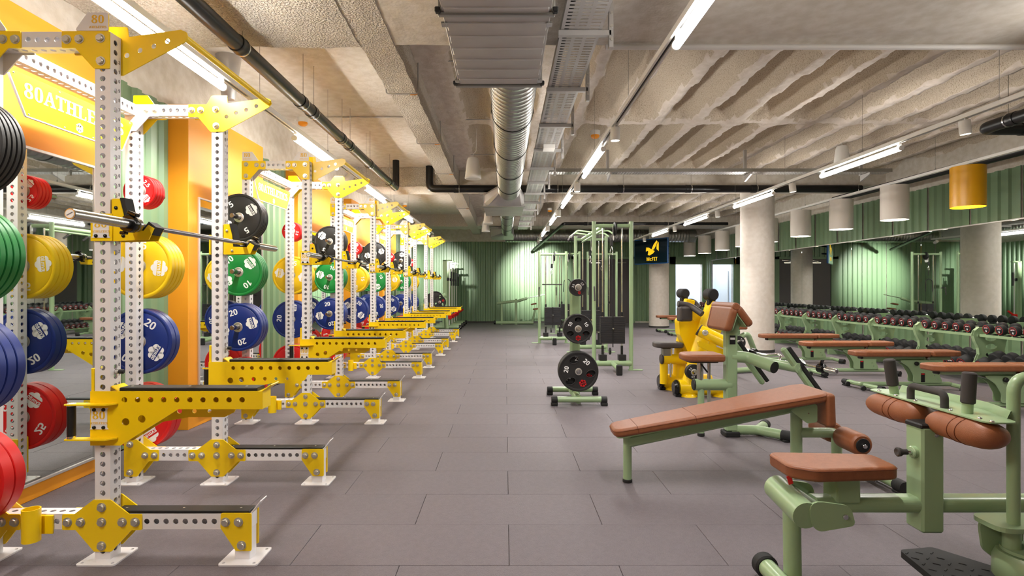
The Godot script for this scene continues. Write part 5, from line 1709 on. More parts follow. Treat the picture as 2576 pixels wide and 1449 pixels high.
func rubber_plate(called: String, label: String, at: Vector3, r: float, t: float, w: String, turn: float, grips: bool) -> void:
	var o := thing(called, label, "weight plate", at)
	o.rotation.z = turn
	var holes := [[0.0, 0.0, 0.026]]
	if grips:
		for k in 3:
			var a := TAU * k / 3.0 + PI / 2
			holes.append([cos(a) * r * 0.62, sin(a) * r * 0.62, r * 0.24, r * 0.17])
	part(o, "body", B.new().plate(ellipse(0, 0, r * 0.93, r * 0.93, 48), holes, t * 0.8, Transform3D(), 18), M.plate_black)
	part(o, "rim", B.new().lathe([Vector2(r * 0.9, -t / 2), Vector2(r * 0.97, -t / 2), Vector2(r, -t * 0.35), Vector2(r, t * 0.35), Vector2(r * 0.97, t / 2), Vector2(r * 0.9, t / 2), Vector2(r * 0.86, t * 0.4), Vector2(r * 0.86, -t * 0.4), Vector2(r * 0.9, -t / 2)], 56, T(Vector3.ZERO, 90)), M.plate_black)
	if grips:
		for k in 3:
			var ring := []
			var a := TAU * k / 3.0 + PI / 2
			for j in 21:
				ring.append(Vector3(cos(a) * r * 0.62 + cos(TAU * j / 20.0) * r * 0.25, sin(a) * r * 0.62 + sin(TAU * j / 20.0) * r * 0.18, t * 0.4))
			part(o, "grip_rim", B.new().tube(ring, r * 0.022, 6, false), M.plate_black)
	part(o, "steel_hub", B.new().lathe([Vector2(0.026, -t / 2), Vector2(0.042, -t / 2), Vector2(0.042, t / 2), Vector2(0.036, t / 2 + 0.002), Vector2(0.026, t / 2 + 0.001), Vector2(0.026, -t / 2)], 28, T(Vector3.ZERO, 90)), M.bolt_steel)
	var b := B.new()
	for k in (2 if w else 0):
		text(b, w, r * 0.22, T(Vector3.ZERO, 0, 0, -60.0 + 120.0 * k) * T(Vector3(0, r * 0.62, 0)), sans)
	if w:
		part(o, "figures", b, M.print_white, T(Vector3(0, 0, t * 0.4 + 0.0006)))
	part(o, "logo", gym_logo(B.new(), r * 0.3, T(Vector3(0, 0, t * 0.4 + 0.0006)) * T(Vector3.ZERO, 0, 0, 180) * T(Vector3(0, r * 0.62, 0))), M.print_red)


func plate_tree() -> void:
	var o := thing("plate_tree", "green plate tree on two floor bars in the aisle", "plate rack", Vector3(0.88, 0, -7.2))
	part(o, "post", B.new().bx(Vector3(-0.06, 0.06, -0.06), Vector3(0.06, 1.5, 0.06), 0.022), M.machine_green)
	part(o, "floor_bar", B.new().cyl(Vector3(-0.30, 0.075, 0.36), Vector3(0.33, 0.075, 0.36), 0.036, 18), M.machine_green)
	part(o, "floor_bar", B.new().cyl(Vector3(-0.32, 0.075, -0.33), Vector3(0.3, 0.075, -0.33), 0.036, 18), M.machine_green)
	part(o, "spine", B.new().cyl(Vector3(0, 0.075, -0.33), Vector3(0, 0.075, 0.36), 0.05, 18), M.machine_green)
	for s in [-1.0, 1.0]:
		for z in [0.36, -0.33]:
			part(o, "rubber_shoe", B.new().cyl(Vector3(0.01 + s * 0.26, 0.072, z), Vector3(0.01 + s * 0.335, 0.072, z), 0.041, 16, 0.006), M.black_rubber)
			part(o, "shoe_pad", B.new().bx(Vector3(0.01 + s * 0.30 - 0.04, 0.0, z - 0.035), Vector3(0.01 + s * 0.30 + 0.04, 0.045, z + 0.035), 0.008), M.black_rubber)
	for y in [0.415, 0.925, 1.425]:
		part(o, "peg", B.new().cyl(Vector3(0, y, 0.06), Vector3(0, y, 0.40), 0.0235, 18, 0.004), M.chrome)
		part(o, "peg_bolt", hex_bolt(), M.chrome, T(Vector3(0, y, 0.4)))
	for i in 3:
		rubber_plate("grip_plate", "big black 20 kg plate with three grips, %s on the plate tree" % ["outermost", "middle one", "against the post"][i], Vector3(0.88, 0.413, -7.2 + 0.36 - i * 0.055), 0.24, 0.05, "20", 0.35 + i * 0.7, true)
	for i in 3:
		rubber_plate("grip_plate", "medium black 10 kg plate with three grips, %s on the plate tree" % ["outermost", "middle one", "against the post"][i], Vector3(0.88, 0.923, -7.2 + 0.33 - i * 0.045), 0.178, 0.04, "10", 0.0 + i * 0.5, true)
	for i in 4:
		rubber_plate("small_plate", "small black 2.5 kg disc on the top peg, %s of four" % ["outermost", "second", "third", "innermost"][i], Vector3(0.88, 1.423, -7.2 + 0.34 - i * 0.035), 0.104, 0.032, "2.5", 0.2 + i, false)


func cable_tower(called: String, label: String, x0: float, x1: float, d: float, h: float, depth: float, attach: String) -> void:
	# two posts with crosspiece, guide rods, weight stack, cable and pulley
	var o := thing(called, label, "cable machine", Vector3((x0 + x1) / 2, 0, -d))
	var hw := (x1 - x0) / 2
	for s in [-1.0, 1.0]:
		part(o, "post", B.new().cyl(Vector3(s * hw, 0.012, 0), Vector3(s * hw, h, 0), 0.036, 18, 0.004), M.machine_green)
		part(o, "floor_plate", B.new().plate(rounded(P2([-0.05, -0.05, 0.2, -0.05, 0.2, 0.05, -0.05, 0.05]), 0.04), [], 0.012, Transform3D(Basis(Vector3(s, 0, 0), Vector3(0, 0, -s), Vector3.UP), Vector3(s * hw, 0.007, 0))), M.machine_green)
		part(o, "guide_rod", B.new().cyl(Vector3(s * hw * 0.52, 0.16, -0.03), Vector3(s * hw * 0.52, h - 0.11, -0.03), 0.0125, 12), M.chrome)
		part(o, "rubber_stop", B.new().cyl(Vector3(s * hw * 0.52, 0.27, -0.03), Vector3(s * hw * 0.52, 0.42, -0.03), 0.022, 12), M.plain_black)
		part(o, "rod_block", B.new().bx(Vector3(s * hw * 0.52 - 0.065, 0.17, -0.09), Vector3(s * hw * 0.52 + 0.065, 0.27, 0.03), 0.004), M.stack_black)
		part(o, "rod_sleeve", B.new().cyl(Vector3(s * hw * 0.52, 0.93, -0.03), Vector3(s * hw * 0.52, 1.0, -0.03), 0.024, 12), M.plain_black)
	part(o, "top_tube", B.new().cyl(Vector3(-hw, h - 0.075, 0), Vector3(hw, h - 0.075, 0), 0.032, 16), M.machine_green)
	part(o, "base_tube", B.new().cyl(Vector3(-hw, 0.12, 0), Vector3(hw, 0.12, 0), 0.05, 18), M.machine_green)
	if depth > 0.0:
		part(o, "base_spine", B.new().cyl(Vector3(0, 0.09, depth), Vector3(0, 0.12, 0), 0.04, 16), M.machine_green)
		part(o, "rubber_shoe", B.new().pad(rounded([Vector2(-0.05, -0.03), Vector2(0.05, -0.03), Vector2(0.05, 0.03), Vector2(-0.05, 0.03)], 0.02), 0.17, 0.02, T(Vector3(0, 0.0, depth + 0.03))), M.black_rubber)
	for i in 12:
		part(o, "stack_plate", B.new().bx(Vector3(-0.21, 0.46 + i * 0.0385, -0.09), Vector3(0.21, 0.4975 + i * 0.0385, 0.03), 0.003), M.stack_black)
	part(o, "selector_rod", B.new().cyl(Vector3(0, 0.4, 0.033), Vector3(0, 0.93, 0.033), 0.009, 8), M.plain_black)
	part(o, "selector_pin", B.new().cyl(Vector3(0, 0.72, 0.03), Vector3(0, 0.72, 0.08), 0.014, 12, 0.003), M.chrome)
	part(o, "cable", B.new().cyl(Vector3(0, 0.93, -0.03), Vector3(0, h - 0.2, -0.03), 0.004, 6), M.plain_black)
	part(o, "pulley", B.new().cyl(Vector3(0.02, h - 0.13, 0.02), Vector3(0.055, h - 0.13, 0.02), 0.12, 26, 0.008), M.plain_black)
	part(o, "pulley_cheek", B.new().plate(rounded(P2([-0.05, -0.2, 0.05, -0.2, 0.06, 0.06, -0.06, 0.06]), 0.04), [], 0.006, T(Vector3(0.01, h - 0.13, 0.02), 0, 70)), M.white_plastic)
	part(o, "low_pulley", B.new().cyl(Vector3(-0.06, 0.33, 0.0), Vector3(-0.03, 0.33, 0.0), 0.06, 20, 0.006), M.plain_black)
	part(o, "hand_bracket", B.new().tube(bend([Vector3(-hw, 1.42, 0.03), Vector3(-hw - 0.02, 1.44, 0.16), Vector3(-hw - 0.02, 1.2, 0.2)], 0.03), 0.014, 10), M.grip_rubber)
	# what hangs on the cable
	part(o, "swivel", B.new().cyl(Vector3(-0.03, h - 0.43, 0.06), Vector3(-0.03, h - 0.32, 0.06), 0.028, 12, 0.006), M.plain_black)
	part(o, "snap_hook", B.new().tube(bend([Vector3(-0.03, h - 0.44, 0.06), Vector3(-0.055, h - 0.52, 0.06), Vector3(-0.045, h - 0.58, 0.06), Vector3(-0.015, h - 0.58, 0.06), Vector3(-0.005, h - 0.52, 0.06), Vector3(-0.03, h - 0.44, 0.06)], 0.02), 0.006, 8), M.chrome)
	if attach == "bar":
		part(o, "pull_bar", B.new().cyl(Vector3(-0.28, h - 0.85, 0.06), Vector3(0.24, h - 0.85, 0.06), 0.014, 12), M.grip_rubber)
		part(o, "hanger_chain", B.new().tube([Vector3(-0.03, h - 0.58, 0.06), Vector3(-0.03, h - 0.85, 0.06)], 0.007, 6), M.chrome)
	else:
		part(o, "strap", B.new().bar(Vector3(-0.03, h - 0.58, 0.06), Vector3(-0.015, h - 0.75, 0.06), 0.022, 0.004), M.plain_black)
	if attach == "rope":
		for s in [-1.0, 1.0]:
			part(o, "rope_end", B.new().tube(bend([Vector3(-0.03, h - 0.85, 0.07), Vector3(-0.03 + s * 0.1, h - 0.9, 0.07), Vector3(-0.03 + s * 0.11, h - 1.25, 0.07)], 0.06), 0.013, 8), M.plain_black)


func cable_station() -> void:
	cable_tower("cable_tower", "tall green cable tower with black weight stack behind plate tree", 1.53, 2.17, 9.8, 2.565, 0.55, "strap")
	cable_tower("cable_tower", "tall green cable tower joined by pull-up beam to the nearest tower", 1.555, 2.23, 12.56, 2.565, 0.0, "strap")
	cable_tower("cable_tower", "green lat pulldown tower with black pull bar and rope", 0.88, 1.57, 14.65, 2.36, 0.5, "bar")
	cable_tower("cable_tower", "wide green cable tower with rope before the dark door", 2.6, 3.5, 17.9, 2.56, 0.0, "rope")
	cable_tower("cable_tower", "green cable tower set back behind the lat pulldown tower", 1.58, 2.3, 17.6, 2.55, 0.0, "rope")
	var o := thing("pull_up_beam", "green overhead beam with angled pull-up handles between the towers", "pull-up beam")
	part(o, "beam", B.new().cyl(Vector3(1.7, 2.49, -9.84), Vector3(1.7, 2.49, -12.52), 0.04, 16), M.machine_green)
	part(o, "beam_brace", B.new().cyl(Vector3(1.7, 2.43, -9.84), Vector3(1.7, 2.43, -12.52), 0.02, 12), M.machine_green)
	for s in [-1.0, 1.0]:
		for d in [11.0, 11.5]:
			part(o, "handle_arm", B.new().tube(bend([Vector3(1.7, 2.49, -d), Vector3(1.7 + s * 0.3, 2.53, -d), Vector3(1.7 + s * 0.42, 2.42, -d + 0.1)], 0.05), 0.017, 10), M.machine_green)
			part(o, "handle_grip", B.new().cyl(Vector3(1.7 + s * 0.39, 2.447, -d + 0.075), Vector3(1.7 + s * 0.45, 2.36, -d + 0.15), 0.02, 12, 0.003), M.grip_rubber)


func yellow_machine() -> void:
	var o := thing("plate_loaded_machine", "bright yellow plate-loaded machine with black seat and headrests", "gym machine")
	var Y: Material = M.machine_yellow
	# floor tubes with black shoes
	for q in [[1668, 1788, 963, 7.95], [1707, 1826, 984, 7.45]]:
		var a := W(q[0], q[2], q[3])
		var e := W(q[1], q[2], q[3])
		a.y = 0.115
		e.y = 0.115
		part(o, "floor_tube", B.new().cyl(a, e, 0.1, 24, 0.01), Y)
		part(o, "rubber_shoe", B.new().cyl(a + Vector3(-0.07, -0.005, 0), a + Vector3(0.01, -0.005, 0), 0.105, 22, 0.03), M.black_gloss)
		part(o, "shoe_pad", B.new().bx(Vector3(a.x - 0.06, 0, a.z - 0.07), Vector3(a.x + 0.02, 0.05, a.z + 0.07), 0.008), M.black_gloss)
		for t in [0.2, 0.9]:
			var c := a.lerp(e, t)
			part(o, "floor_flange", B.new().lathe([Vector2(0, 0), Vector2(0.12, 0), Vector2(0.11, 0.02), Vector2(0.07, 0.06), Vector2(0, 0.07)], 20, T(Vector3(c.x, 0, c.z))), Y)
	# leaning pillars
	part(o, "pillar", B.new().tube([W(1728, 985, 7.45), W(1752, 900, 7.47), W(1778, 815, 7.5), W(1795, 762, 7.55)], 0.095, 22), Y)
	part(o, "pillar", B.new().tube([W(1706, 958, 7.95), W(1712, 880, 7.93), W(1726, 812, 7.9)], 0.085, 22), Y)
	part(o, "pillar", B.new().tube([W(1752, 955, 7.95), W(1748, 880, 7.93), W(1740, 812, 7.9)], 0.085, 22), Y)
	part(o, "body_shell", B.new().plate(rounded(P2([-0.22, 0.0, 0.3, 0.02, 0.36, -0.16, 0.24, -0.52, -0.05, -0.55, -0.2, -0.22]), 0.06, 5), [], 0.2, T(W(1742, 800, 7.75))), Y)
	part(o, "wing_plate", B.new().plate(rounded(P2([0.0, 0.0, 0.02, -0.2, 0.36, -0.28, 0.42, -0.2]), 0.03), [], 0.03, T(W(1737, 768, 7.6))), Y)
	part(o, "top_block", B.new().box(W(1733, 762, 7.8), Vector3(0.13, 0.1, 0.1), 0.012, Basis(Vector3.BACK, -0.2)), Y)
	# seat
	var seat := W(1677, 867, 7.8)
	part(o, "seat_pad", B.new().pad(rounded([Vector2(-0.18, -0.14), Vector2(0.19, -0.17), Vector2(0.19, 0.17), Vector2(-0.18, 0.14)], [0.1, 0.04, 0.04, 0.1], 6), 0.075, 0.025, T(seat + Vector3(0, -0.035, 0))), M.dark_leather)
	part(o, "seat_bracket", B.new().box(seat + Vector3(-0.01, -0.11, 0), Vector3(0.12, 0.14, 0.1), 0.012), M.bright_steel)
	part(o, "seat_pillar", B.new().cyl(Vector3(seat.x + 0.05, 0.2, seat.z + 0.03), Vector3(seat.x + 0.05, seat.y - 0.05, seat.z + 0.03), 0.017, 14), M.chrome)
	part(o, "seat_pillar", B.new().cyl(Vector3(seat.x - 0.03, 0.1, seat.z - 0.03), Vector3(seat.x - 0.03, seat.y - 0.18, seat.z - 0.03), 0.055, 18), Y)
	part(o, "seat_tube", B.new().cyl(W(1668, 903, 7.8), W(1745, 903, 7.8), 0.07, 22), Y)
	part(o, "tube_end", B.new().cyl(W(1661, 903, 7.8), W(1668, 903, 7.8), 0.071, 22, 0.012), M.dark_leather)
	# pads
	part(o, "chest_pad", B.new().pad(rounded([Vector2(-0.095, -0.1), Vector2(0.095, -0.1), Vector2(0.095, 0.1), Vector2(-0.095, 0.1)], 0.035), 0.12, 0.035, Transform3D(Basis(Vector3(1, 0, -0.25).normalized(), Vector3(0.25, 0, 1).normalized(), Vector3.DOWN), W(1716, 789, 7.55))), M.dark_leather)
	part(o, "arm_bolster", B.new().tube(bend([W(1705, 764, 7.5), W(1735, 768, 7.5), W(1766, 790, 7.35)], 0.08), 0.04, 16), M.dark_leather)
	part(o, "arm_bolster", B.new().tube(bend([W(1728, 758, 8.2), W(1745, 757, 8.2), W(1760, 775, 8.1)], 0.08), 0.035, 16), M.dark_leather)
	for q in [[1721, 738, 8.1, 0.068, 795], [1791, 741, 7.5, 0.078, 770]]:
		var c := W(q[0], q[1], q[2])
		part(o, "head_roll", B.new().cyl(c + Vector3(-0.03, 0, -0.09), c + Vector3(0.0, 0, 0.07), q[3], 26, 0.012), M.black_rubber)
		part(o, "head_stem", B.new().bar(c, W(q[0] - 4, q[4], q[2]), 0.11, 0.06, 0.02, Vector3.BACK), M.black_rubber)
	# swinging arm with plate horn
	part(o, "swing_arm", B.new().cyl(W(1762, 832, 7.2), W(1846, 872, 7.0), 0.075, 22), Y)
	part(o, "arm_cap", B.new().cyl(W(1757, 829, 7.21), W(1762, 832, 7.2), 0.074, 22), M.dark_leather)
	part(o, "arm_plate", B.new().plate(rounded(P2([-0.26, 0.08, -0.24, 0.0, 0.22, -0.2, 0.27, -0.1]), 0.02), [], 0.05, T(W(1806, 872, 7.1))), Y)
	part(o, "pivot_disc", B.new().cyl(W(1774, 837, 7.12), W(1774, 837, 7.09), 0.037, 20, 0.005), M.bolt_steel)
	part(o, "pivot_screw", B.new().cyl(W(1774, 837, 7.09), W(1774, 837, 7.08), 0.014, 10), M.chrome)
	part(o, "horn", B.new().cyl(W(1738, 935, 7.6), W(1752, 936, 7.15), 0.022, 14), M.chrome)
	rubber_plate("small_plate", "black 2.5 kg disc hanging low on the yellow machine", W(1742, 935, 7.4), 0.1, 0.04, "2.5", 0.7, false)
	rubber_plate("small_plate", "outer black disc hanging low on the yellow machine", W(1745, 936, 7.3), 0.1, 0.04, "2.5", 1.9, false)
	# plate-loaded press machine further back beside the column
	var n := thing("press_machine", "green machine with black disc standing before the concrete column", "gym machine")
	part(n, "frame", B.new().tube(bend([W(1845, 900, 9.4), W(1858, 850, 9.4), W(1880, 838, 9.4), W(1905, 900, 9.6)], 0.1), 0.045, 16), M.machine_green)
	part(n, "floor_tube", B.new().cyl(Vector3(3.76, 0.05, -9.4), Vector3(4.3, 0.05, -9.6), 0.045, 16), M.machine_green)
	part(n, "strut", B.new().cyl(W(1845, 900, 9.4), Vector3(3.78, 0.05, -9.4), 0.045, 16), M.machine_green)
	part(n, "strut", B.new().cyl(W(1905, 900, 9.6), Vector3(4.25, 0.05, -9.6), 0.045, 16), M.machine_green)
	part(n, "brown_pad", B.new().pad(pad_shape(0.25, 0.25, 0.25, 0.04), 0.06, 0.02, T(W(1836, 828, 9.4))), M.tan_leather)
	part(n, "plate_horn", B.new().cyl(W(1858, 862, 9.25) + Vector3(0, 0, 0.05), W(1858, 862, 9.25) + Vector3(0, 0.0, -0.2), 0.022, 12), M.chrome)
	rubber_plate("small_plate", "black 1.25 kg disc on the machine before the column", W(1858, 862, 9.25), 0.11, 0.04, "1.25", 0.2, false)


func far_machines() -> void:
	# four cable columns by the end of the left wall
	for k in 4:
		var d := 19.4 + k * 0.95
		var o := thing("cable_column", "slim green cable column with padded handles, %s from the end wall" % ORD[3 - k], "cable machine", Vector3(-2.06, 0, -d), "green cable columns near the end wall")
		part(o, "post", B.new().bx(Vector3(-0.07, 0.1, -0.06), Vector3(0.07, 2.37, 0.06), 0.006), M.machine_green)
		part(o, "rail", B.new().cyl(Vector3(0.15, 0.15, 0), Vector3(0.15, 2.3, 0), 0.016, 10), M.white_plastic)
		part(o, "top_cap", B.new().bx(Vector3(-0.07, 2.34, -0.06), Vector3(0.24, 2.38, 0.06), 0.004), M.machine_green)
		part(o, "slider", B.new().box(Vector3(0.1, 1.72, 0), Vector3(0.1, 0.1, 0.1), 0.02), M.plain_black)
		part(o, "handle_pad", B.new().cyl(Vector3(0.22, 1.5, 0.02), Vector3(0.22, 1.98, 0.02), 0.028, 14, 0.005), M.plain_black)
		part(o, "floor_tube", B.new().cyl(Vector3(-0.4, 0.085, 0), Vector3(0.5, 0.085, 0), 0.06, 16), M.machine_green)
		part(o, "rubber_shoe", B.new().cyl(Vector3(0.48, 0.085, 0), Vector3(0.57, 0.085, 0), 0.075, 16, 0.01), M.plain_black)
		part(o, "adjust_lever", B.new().tube(bend([Vector3(0.1, 0.42, 0.02), Vector3(0.3, 0.5, 0.06), Vector3(0.42, 0.6, 0.06)], 0.08), 0.035, 8), M.signal_red)
		part(o, "lever_block", B.new().box(Vector3(0.16, 0.42, 0.02), Vector3(0.16, 0.14, 0.12), 0.02), M.signal_red)
	var lp := thing("leg_press", "green leg press loaded with black discs behind the last rack", "gym machine")
	part(lp, "carriage_tube", B.new().cyl(W(1062, 770, 18.3), W(1122, 742, 18.3), 0.09, 18), M.machine_green)
	part(lp, "frame_tube", B.new().cyl(W(1062, 770, 18.3), W(1062, 828, 18.3), 0.09, 18), M.machine_green)
	part(lp, "frame_tube", B.new().cyl(W(1118, 744, 18.3), W(1124, 832, 18.3), 0.07, 18), M.machine_green)
	for q in [[1085, 757, 17.9], [1096, 752, 17.8], [1106, 760, 17.7]]:
		part(lp, "plate_horn", B.new().cyl(W(q[0], q[1], q[2]) + Vector3(0, 0, 0.08), Vector3(W(q[0], q[1], q[2]).x, W(q[0], q[1], q[2]).y, -18.3), 0.024, 12), M.chrome)
	var i := 0
	for q in [[1085, 757, 0.24], [1096, 752, 0.24], [1106, 760, 0.2]]:
		rubber_plate("grip_plate", "black disc on the leg press, %s" % ["outermost by the last rack", "second from the last rack", "beside the green column"][i], W(q[0], q[1], 17.9 - i * 0.1), q[2], 0.06, "", i, true)
		i += 1
	# chest-supported row by the end wall
	var r := thing("t_bar_row", "long green lever row machine standing against the end wall", "gym machine")
	var d := 22.2
	part(r, "lever", B.new().cyl(W(1250, 763, d), W(1300, 757, d), 0.055, 14), M.machine_green)
	part(r, "lever", B.new().cyl(W(1298, 759, d), W(1326, 750, d), 0.055, 14), M.machine_green)
	part(r, "bar_end", B.new().cyl(W(1326, 750, d), W(1370, 741, d), 0.014, 10), M.chrome)
	part(r, "upright", B.new().bx(W(1262, 808, d) + Vector3(-0.04, -0.13, -0.04), W(1262, 765, d) + Vector3(0.04, 0, 0.04), 0.005), M.machine_green)
	part(r, "upright", B.new().bx(W(1298, 808, d) + Vector3(-0.05, -0.13, -0.05), W(1298, 752, d) + Vector3(0.05, 0, 0.05), 0.005), M.machine_green)
	part(r, "floor_tube", B.new().cyl(Vector3(-0.4, 0.07, -d), Vector3(1.1, 0.07, -d), 0.06, 14), M.machine_green)
	part(r, "rubber_shoe", B.new().cyl(Vector3(-0.45, 0.08, -d), Vector3(-0.37, 0.08, -d), 0.075, 14, 0.01), M.plain_black)
	part(r, "chest_pad", B.new().pad(pad_shape(0.22, 0.2, 0.2, 0.04), 0.06, 0.02, T(W(1336, 768, d), 0, 0, 12)), M.tan_leather)
	part(r, "seat_pad", B.new().pad(pad_shape(0.3, 0.2, 0.2, 0.04), 0.06, 0.02, T(W(1341, 780, d), 0, 0, 8)), M.tan_leather)
	part(r, "pad_post", B.new().cyl(W(1346, 780, d), Vector3(1.05, 0.07, -d), 0.04, 12), M.machine_green)


# ---------------------------------------------------------------- dumbbells
func dumbbell(key: String, r: float, l: float, hl: float, w: String) -> Node3D:
	# axis along x, the lettered end at x 0
	var o := thing("dumbbell", "", "dumbbell")
	for s in [0.0, 1.0]:
		var x: float = 0.0 if s < 0.5 else l - hl
		part(o, "head", B.new().lathe([Vector2(0, 0), Vector2(r * 0.86, 0), Vector2(r * 0.93, 0.004), Vector2(r, 0.016), Vector2(r, hl - 0.016), Vector2(r * 0.93, hl - 0.004), Vector2(r * 0.5, hl), Vector2(0, hl)], 26, B.along(Vector3(x, 0, 0), Vector3(x + 1, 0, 0))), M.black_rubber)
	part(o, "handle", B.new().lathe([Vector2(0.018, hl - 0.005), Vector2(0.016, hl + 0.015), Vector2(0.0175, l / 2), Vector2(0.016, l - hl - 0.015), Vector2(0.018, l - hl + 0.005)], 14, B.along(Vector3.ZERO, Vector3.RIGHT)), M.chrome)
	var face := Transform3D(Basis(Vector3(0, 0, 1), Vector3.UP, Vector3(-1, 0, 0)), Vector3(-0.0008, 0, 0))
	var ring := B.new().lathe([Vector2(r * 0.75, 0), Vector2(r * 0.75, 0.0012), Vector2(r * 0.82, 0.0012), Vector2(r * 0.82, 0)], 28, B.along(Vector3.ZERO, Vector3.LEFT))
	for k in 5:
		ring.plate(ellipse((k - 2) * r * 0.15, r * (0.4 - 0.05 * absf(k - 2)), r * 0.11, r * 0.1, 10), [], 0.001, face)
	part(o, "red_ring", ring, M.print_red)
	var b := B.new()
	text(b, "gym80", r * 0.19, face * T(Vector3(0, r * 0.3, 0.0008)), sans)
	text(b, w, r * 0.42, face * T(Vector3(0, -r * 0.32, 0)), sans)
	part(o, "figures", b, M.print_white)
	return o


func dumbbell_rack() -> void:
	rng.seed = 33
	var x := 6.93
	var prof_l := []
	var prof_r := []
	# S-shaped support plate in x, y
	var left := P2([0.16, 0.83, 0.10, 0.78, 0.075, 0.70, 0.10, 0.62, 0.15, 0.52, 0.16, 0.42, 0.12, 0.32, 0.04, 0.24, 0.0, 0.16, 0.0, 0.0])
	var right := P2([0.62, 0.0, 0.62, 0.1, 0.56, 0.3, 0.55, 0.5, 0.60, 0.72, 0.60, 0.83])
	var outline := left + right
	var sup := B.new().plate(outline, [[0.34, 0.66, 0.085, 0.04], [0.35, 0.54, 0.085, 0.04], [0.35, 0.42, 0.085, 0.04], [0.34, 0.3, 0.085, 0.04]], 0.03, Transform3D(), 16).mesh()
	var lip := []
	for q in left:
		lip.append(Vector3(q.x, q.y, 0))
	var edge := B.new()
	for i in lip.size() - 1:
		edge.bar(lip[i] + Vector3(0.004, 0, 0), lip[i + 1] + Vector3(0.004, 0, 0), 0.055, 0.01, 0.0, Vector3(0.3, 1, 0))
	var edge_m := edge.mesh()
	var first := 6.04
	var n_sec := 12
	var bay_names := ["first", "second", "third", "fourth", "fifth", "sixth", "seventh", "eighth", "ninth", "tenth", "eleventh", "twelfth"]
	for k in n_sec:
		var d := first + 1.22 * k
		var o := thing("dumbbell_rack", "green two-tier dumbbell rack section, %s from the end wall" % bay_names[n_sec - 1 - k], "dumbbell rack", Vector3(x, 0, -d), "dumbbell rack sections along the mirror")
		for e in ([0.0, -1.22] if k == n_sec - 1 else [0.0]):
			var w := part(o, "support", sup, M.machine_green, T(Vector3(0, 0, e - 0.046 if e == 0.0 else e + 0.046)))
			part(w, "edge_flange", edge_m, M.machine_green)
		part(o, "top_shelf", B.new().bar(Vector3(0.2, 0.715, 0), Vector3(0.2, 0.715, -1.22), 0.1, 0.012, 0.003, Vector3(-0.15, 1, 0)).bar(Vector3(0.42, 0.745, 0), Vector3(0.42, 0.745, -1.22), 0.1, 0.012, 0.003, Vector3(-0.15, 1, 0)), M.machine_green)
		part(o, "shelf_front", B.new().bx(Vector3(0.13, 0.69, -1.205), Vector3(0.145, 0.73, -0.015), 0.002), M.machine_green)
		part(o, "bottom_shelf", B.new().bar(Vector3(0.11, 0.165, 0), Vector3(0.11, 0.165, -1.22), 0.1, 0.012, 0.003, Vector3(-0.4, 1, 0)).bar(Vector3(0.40, 0.3, 0), Vector3(0.40, 0.3, -1.22), 0.1, 0.012, 0.003, Vector3(-0.4, 1, 0)), M.machine_green)
		part(o, "back_panel", B.new().bx(Vector3(0.575, 0.12, -1.205), Vector3(0.59, 0.2, -0.015), 0.003), M.machine_green)
		for i in 5:
			var z := -(0.185 + i * 0.22)
			for q in [[0.2, 0.723], [0.42, 0.753]]:
				part(o, "saddle", B.new().plate(rounded(P2([-0.07, 0.0, 0.07, 0.0, 0.085, 0.03, 0.045, 0.012, 0.0, 0.006, -0.045, 0.012, -0.085, 0.03]), 0.006, 3), [], 0.05, Transform3D(Basis(Vector3(0, 0, 1), Vector3.UP, Vector3(-1, 0, 0)), Vector3(q[0], q[1], z))), M.plain_black)
	# the weights: top tier light, bottom tier heavy
	var proto := {}
	for k in n_sec:
		for tier in 2:
			for i in 5:
				var d := first + 1.22 * k + 0.185 + i * 0.22
				var idx := k * 5 + i
				var kg: int
				var r: float
				var l: float
				var hl: float
				if tier == 0:
					kg = [4, 6, 6, 8, 8, 10, 10, 12, 12, 14, 16, 18][mini(11, idx / 5)]
					if idx > 8:
						kg = [6, 8, 8, 10, 10, 12, 12, 14, 16, 18, 20][mini(10, (idx - 9) / 5)]
					r = 0.064 + 0.0014 * kg
					l = 0.28
					hl = 0.07 + 0.0012 * kg
				else:
					kg = 50 - 2 * mini(14, maxi(0, (idx - 5) / 3))
					r = 0.072 + 0.0007 * kg
					l = 0.36
					hl = 0.1 + 0.0008 * kg
				var key := "%d_%d" % [tier, kg]
				# tiers slope: the lettered end is lower
				var tilt := 0.136 if tier == 0 else 0.435
				var at := Vector3(x + 0.11, 0.748 + r - 0.01, -d) if tier == 0 else Vector3(x + 0.03, 0.155 + r, -d)
				var tf := Transform3D(Basis(Vector3.BACK, tilt) * Basis(Vector3.RIGHT, rng.randf_range(-0.08, 0.08)), at)
				var o: Node3D
				if proto.has(key):
					o = copy(proto[key], "dumbbell", tf)
				else:
					o = dumbbell(key, r, l, hl, str(kg))
					o.transform = tf
					proto[key] = o
				var where: String = "top tier" if tier == 0 else "bottom tier"
				tag(o, "black %d kg dumbbell, %s, %s place in %s section from end wall" % [kg, where, ORD[4 - i], bay_names[n_sec - 1 - k]], "dumbbell", "dumbbells on the %s" % where)


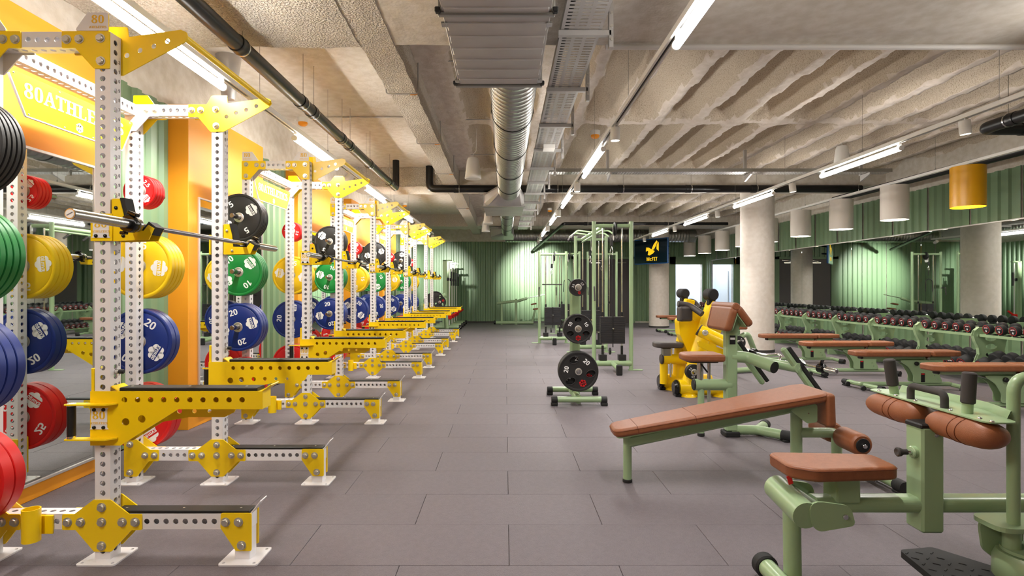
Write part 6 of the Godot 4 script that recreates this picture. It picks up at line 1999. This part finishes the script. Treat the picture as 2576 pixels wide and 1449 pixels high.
func television() -> void:
	var a := Vector3(4.61, 0, -20.3)
	var e := Vector3(5.457, 0, -19.08)
	var dir := (e - a).normalized()
	var l := a.distance_to(e)
	var nn := dir.cross(Vector3.UP)
	var o := thing("television", "wall television with yellow logo hung on the concrete column", "television", (a + e) / 2 + Vector3(0, 2.69, 0))
	o.basis = Basis(dir, Vector3.UP, nn)
	part(o, "casing", B.new().box(Vector3(0, 0, -0.03), Vector3(l, 0.88, 0.06), 0.01), M.screen_blue)
	part(o, "screen", B.new().box(Vector3(0, 0, 0.001), Vector3(l - 0.05, 0.82, 0.004), 0.001), M.screen_dark)
	var b := B.new()
	var f := 0.42
	var g := T(Vector3(0.06, 0.1, 0.004)) * Transform3D(Basis().scaled(Vector3(1.3, 1.1, 1)))
	# three leaf shapes of the mark
	b.plate(P2([-0.02, -0.05, 0.06, 0.12, 0.16, 0.24, 0.19, 0.2, 0.14, 0.08, 0.07, -0.04]), [], 0.002, g)
	b.plate(P2([0.21, 0.2, 0.23, 0.16, 0.23, -0.1, 0.16, -0.03, 0.16, 0.07]), [], 0.002, g)
	b.plate(P2([-0.2, 0.04, -0.1, 0.03, 0.0, -0.04, 0.1, -0.09, 0.04, -0.16, -0.08, -0.22, -0.14, -0.2, -0.12, -0.1]), [], 0.002, g)
	b.plate(P2([-0.2, 0.02, -0.2, -0.09, -0.14, -0.06]), [], 0.002, g)
	text(b, "McFIT", 0.12, T(Vector3(0.06, -0.27, 0.004)), sans, 0.002)
	part(o, "logo", b, M.screen_mark)
	part(o, "arm_bracket", B.new().bar(Vector3(0.1, -0.1, -0.06), Vector3(0.62, -0.1, -0.2), 0.05, 0.05).bar(Vector3(0.1, 0.15, -0.06), Vector3(0.62, 0.15, -0.2), 0.05, 0.05), M.plain_black)


func _ready() -> void:
	setup()
	materials()
	room()
	lamps()
	ducts()
	pipes()
	trays()
	small_fittings()
	racks()
	decline_bench()
	preacher_bench()
	seated_machine()
	var i := 0
	for d in [6.55, 7.95, 9.3, 10.8, 16.9, 18.2]:
		adjustable_bench(d, "brown flat bench on green pedestal, %s from the end wall" % ["sixth", "fifth", "fourth", "third", "second", "first"][i])
		i += 1
	plate_tree()
	cable_station()
	yellow_machine()
	far_machines()
	dumbbell_rack()
	television()
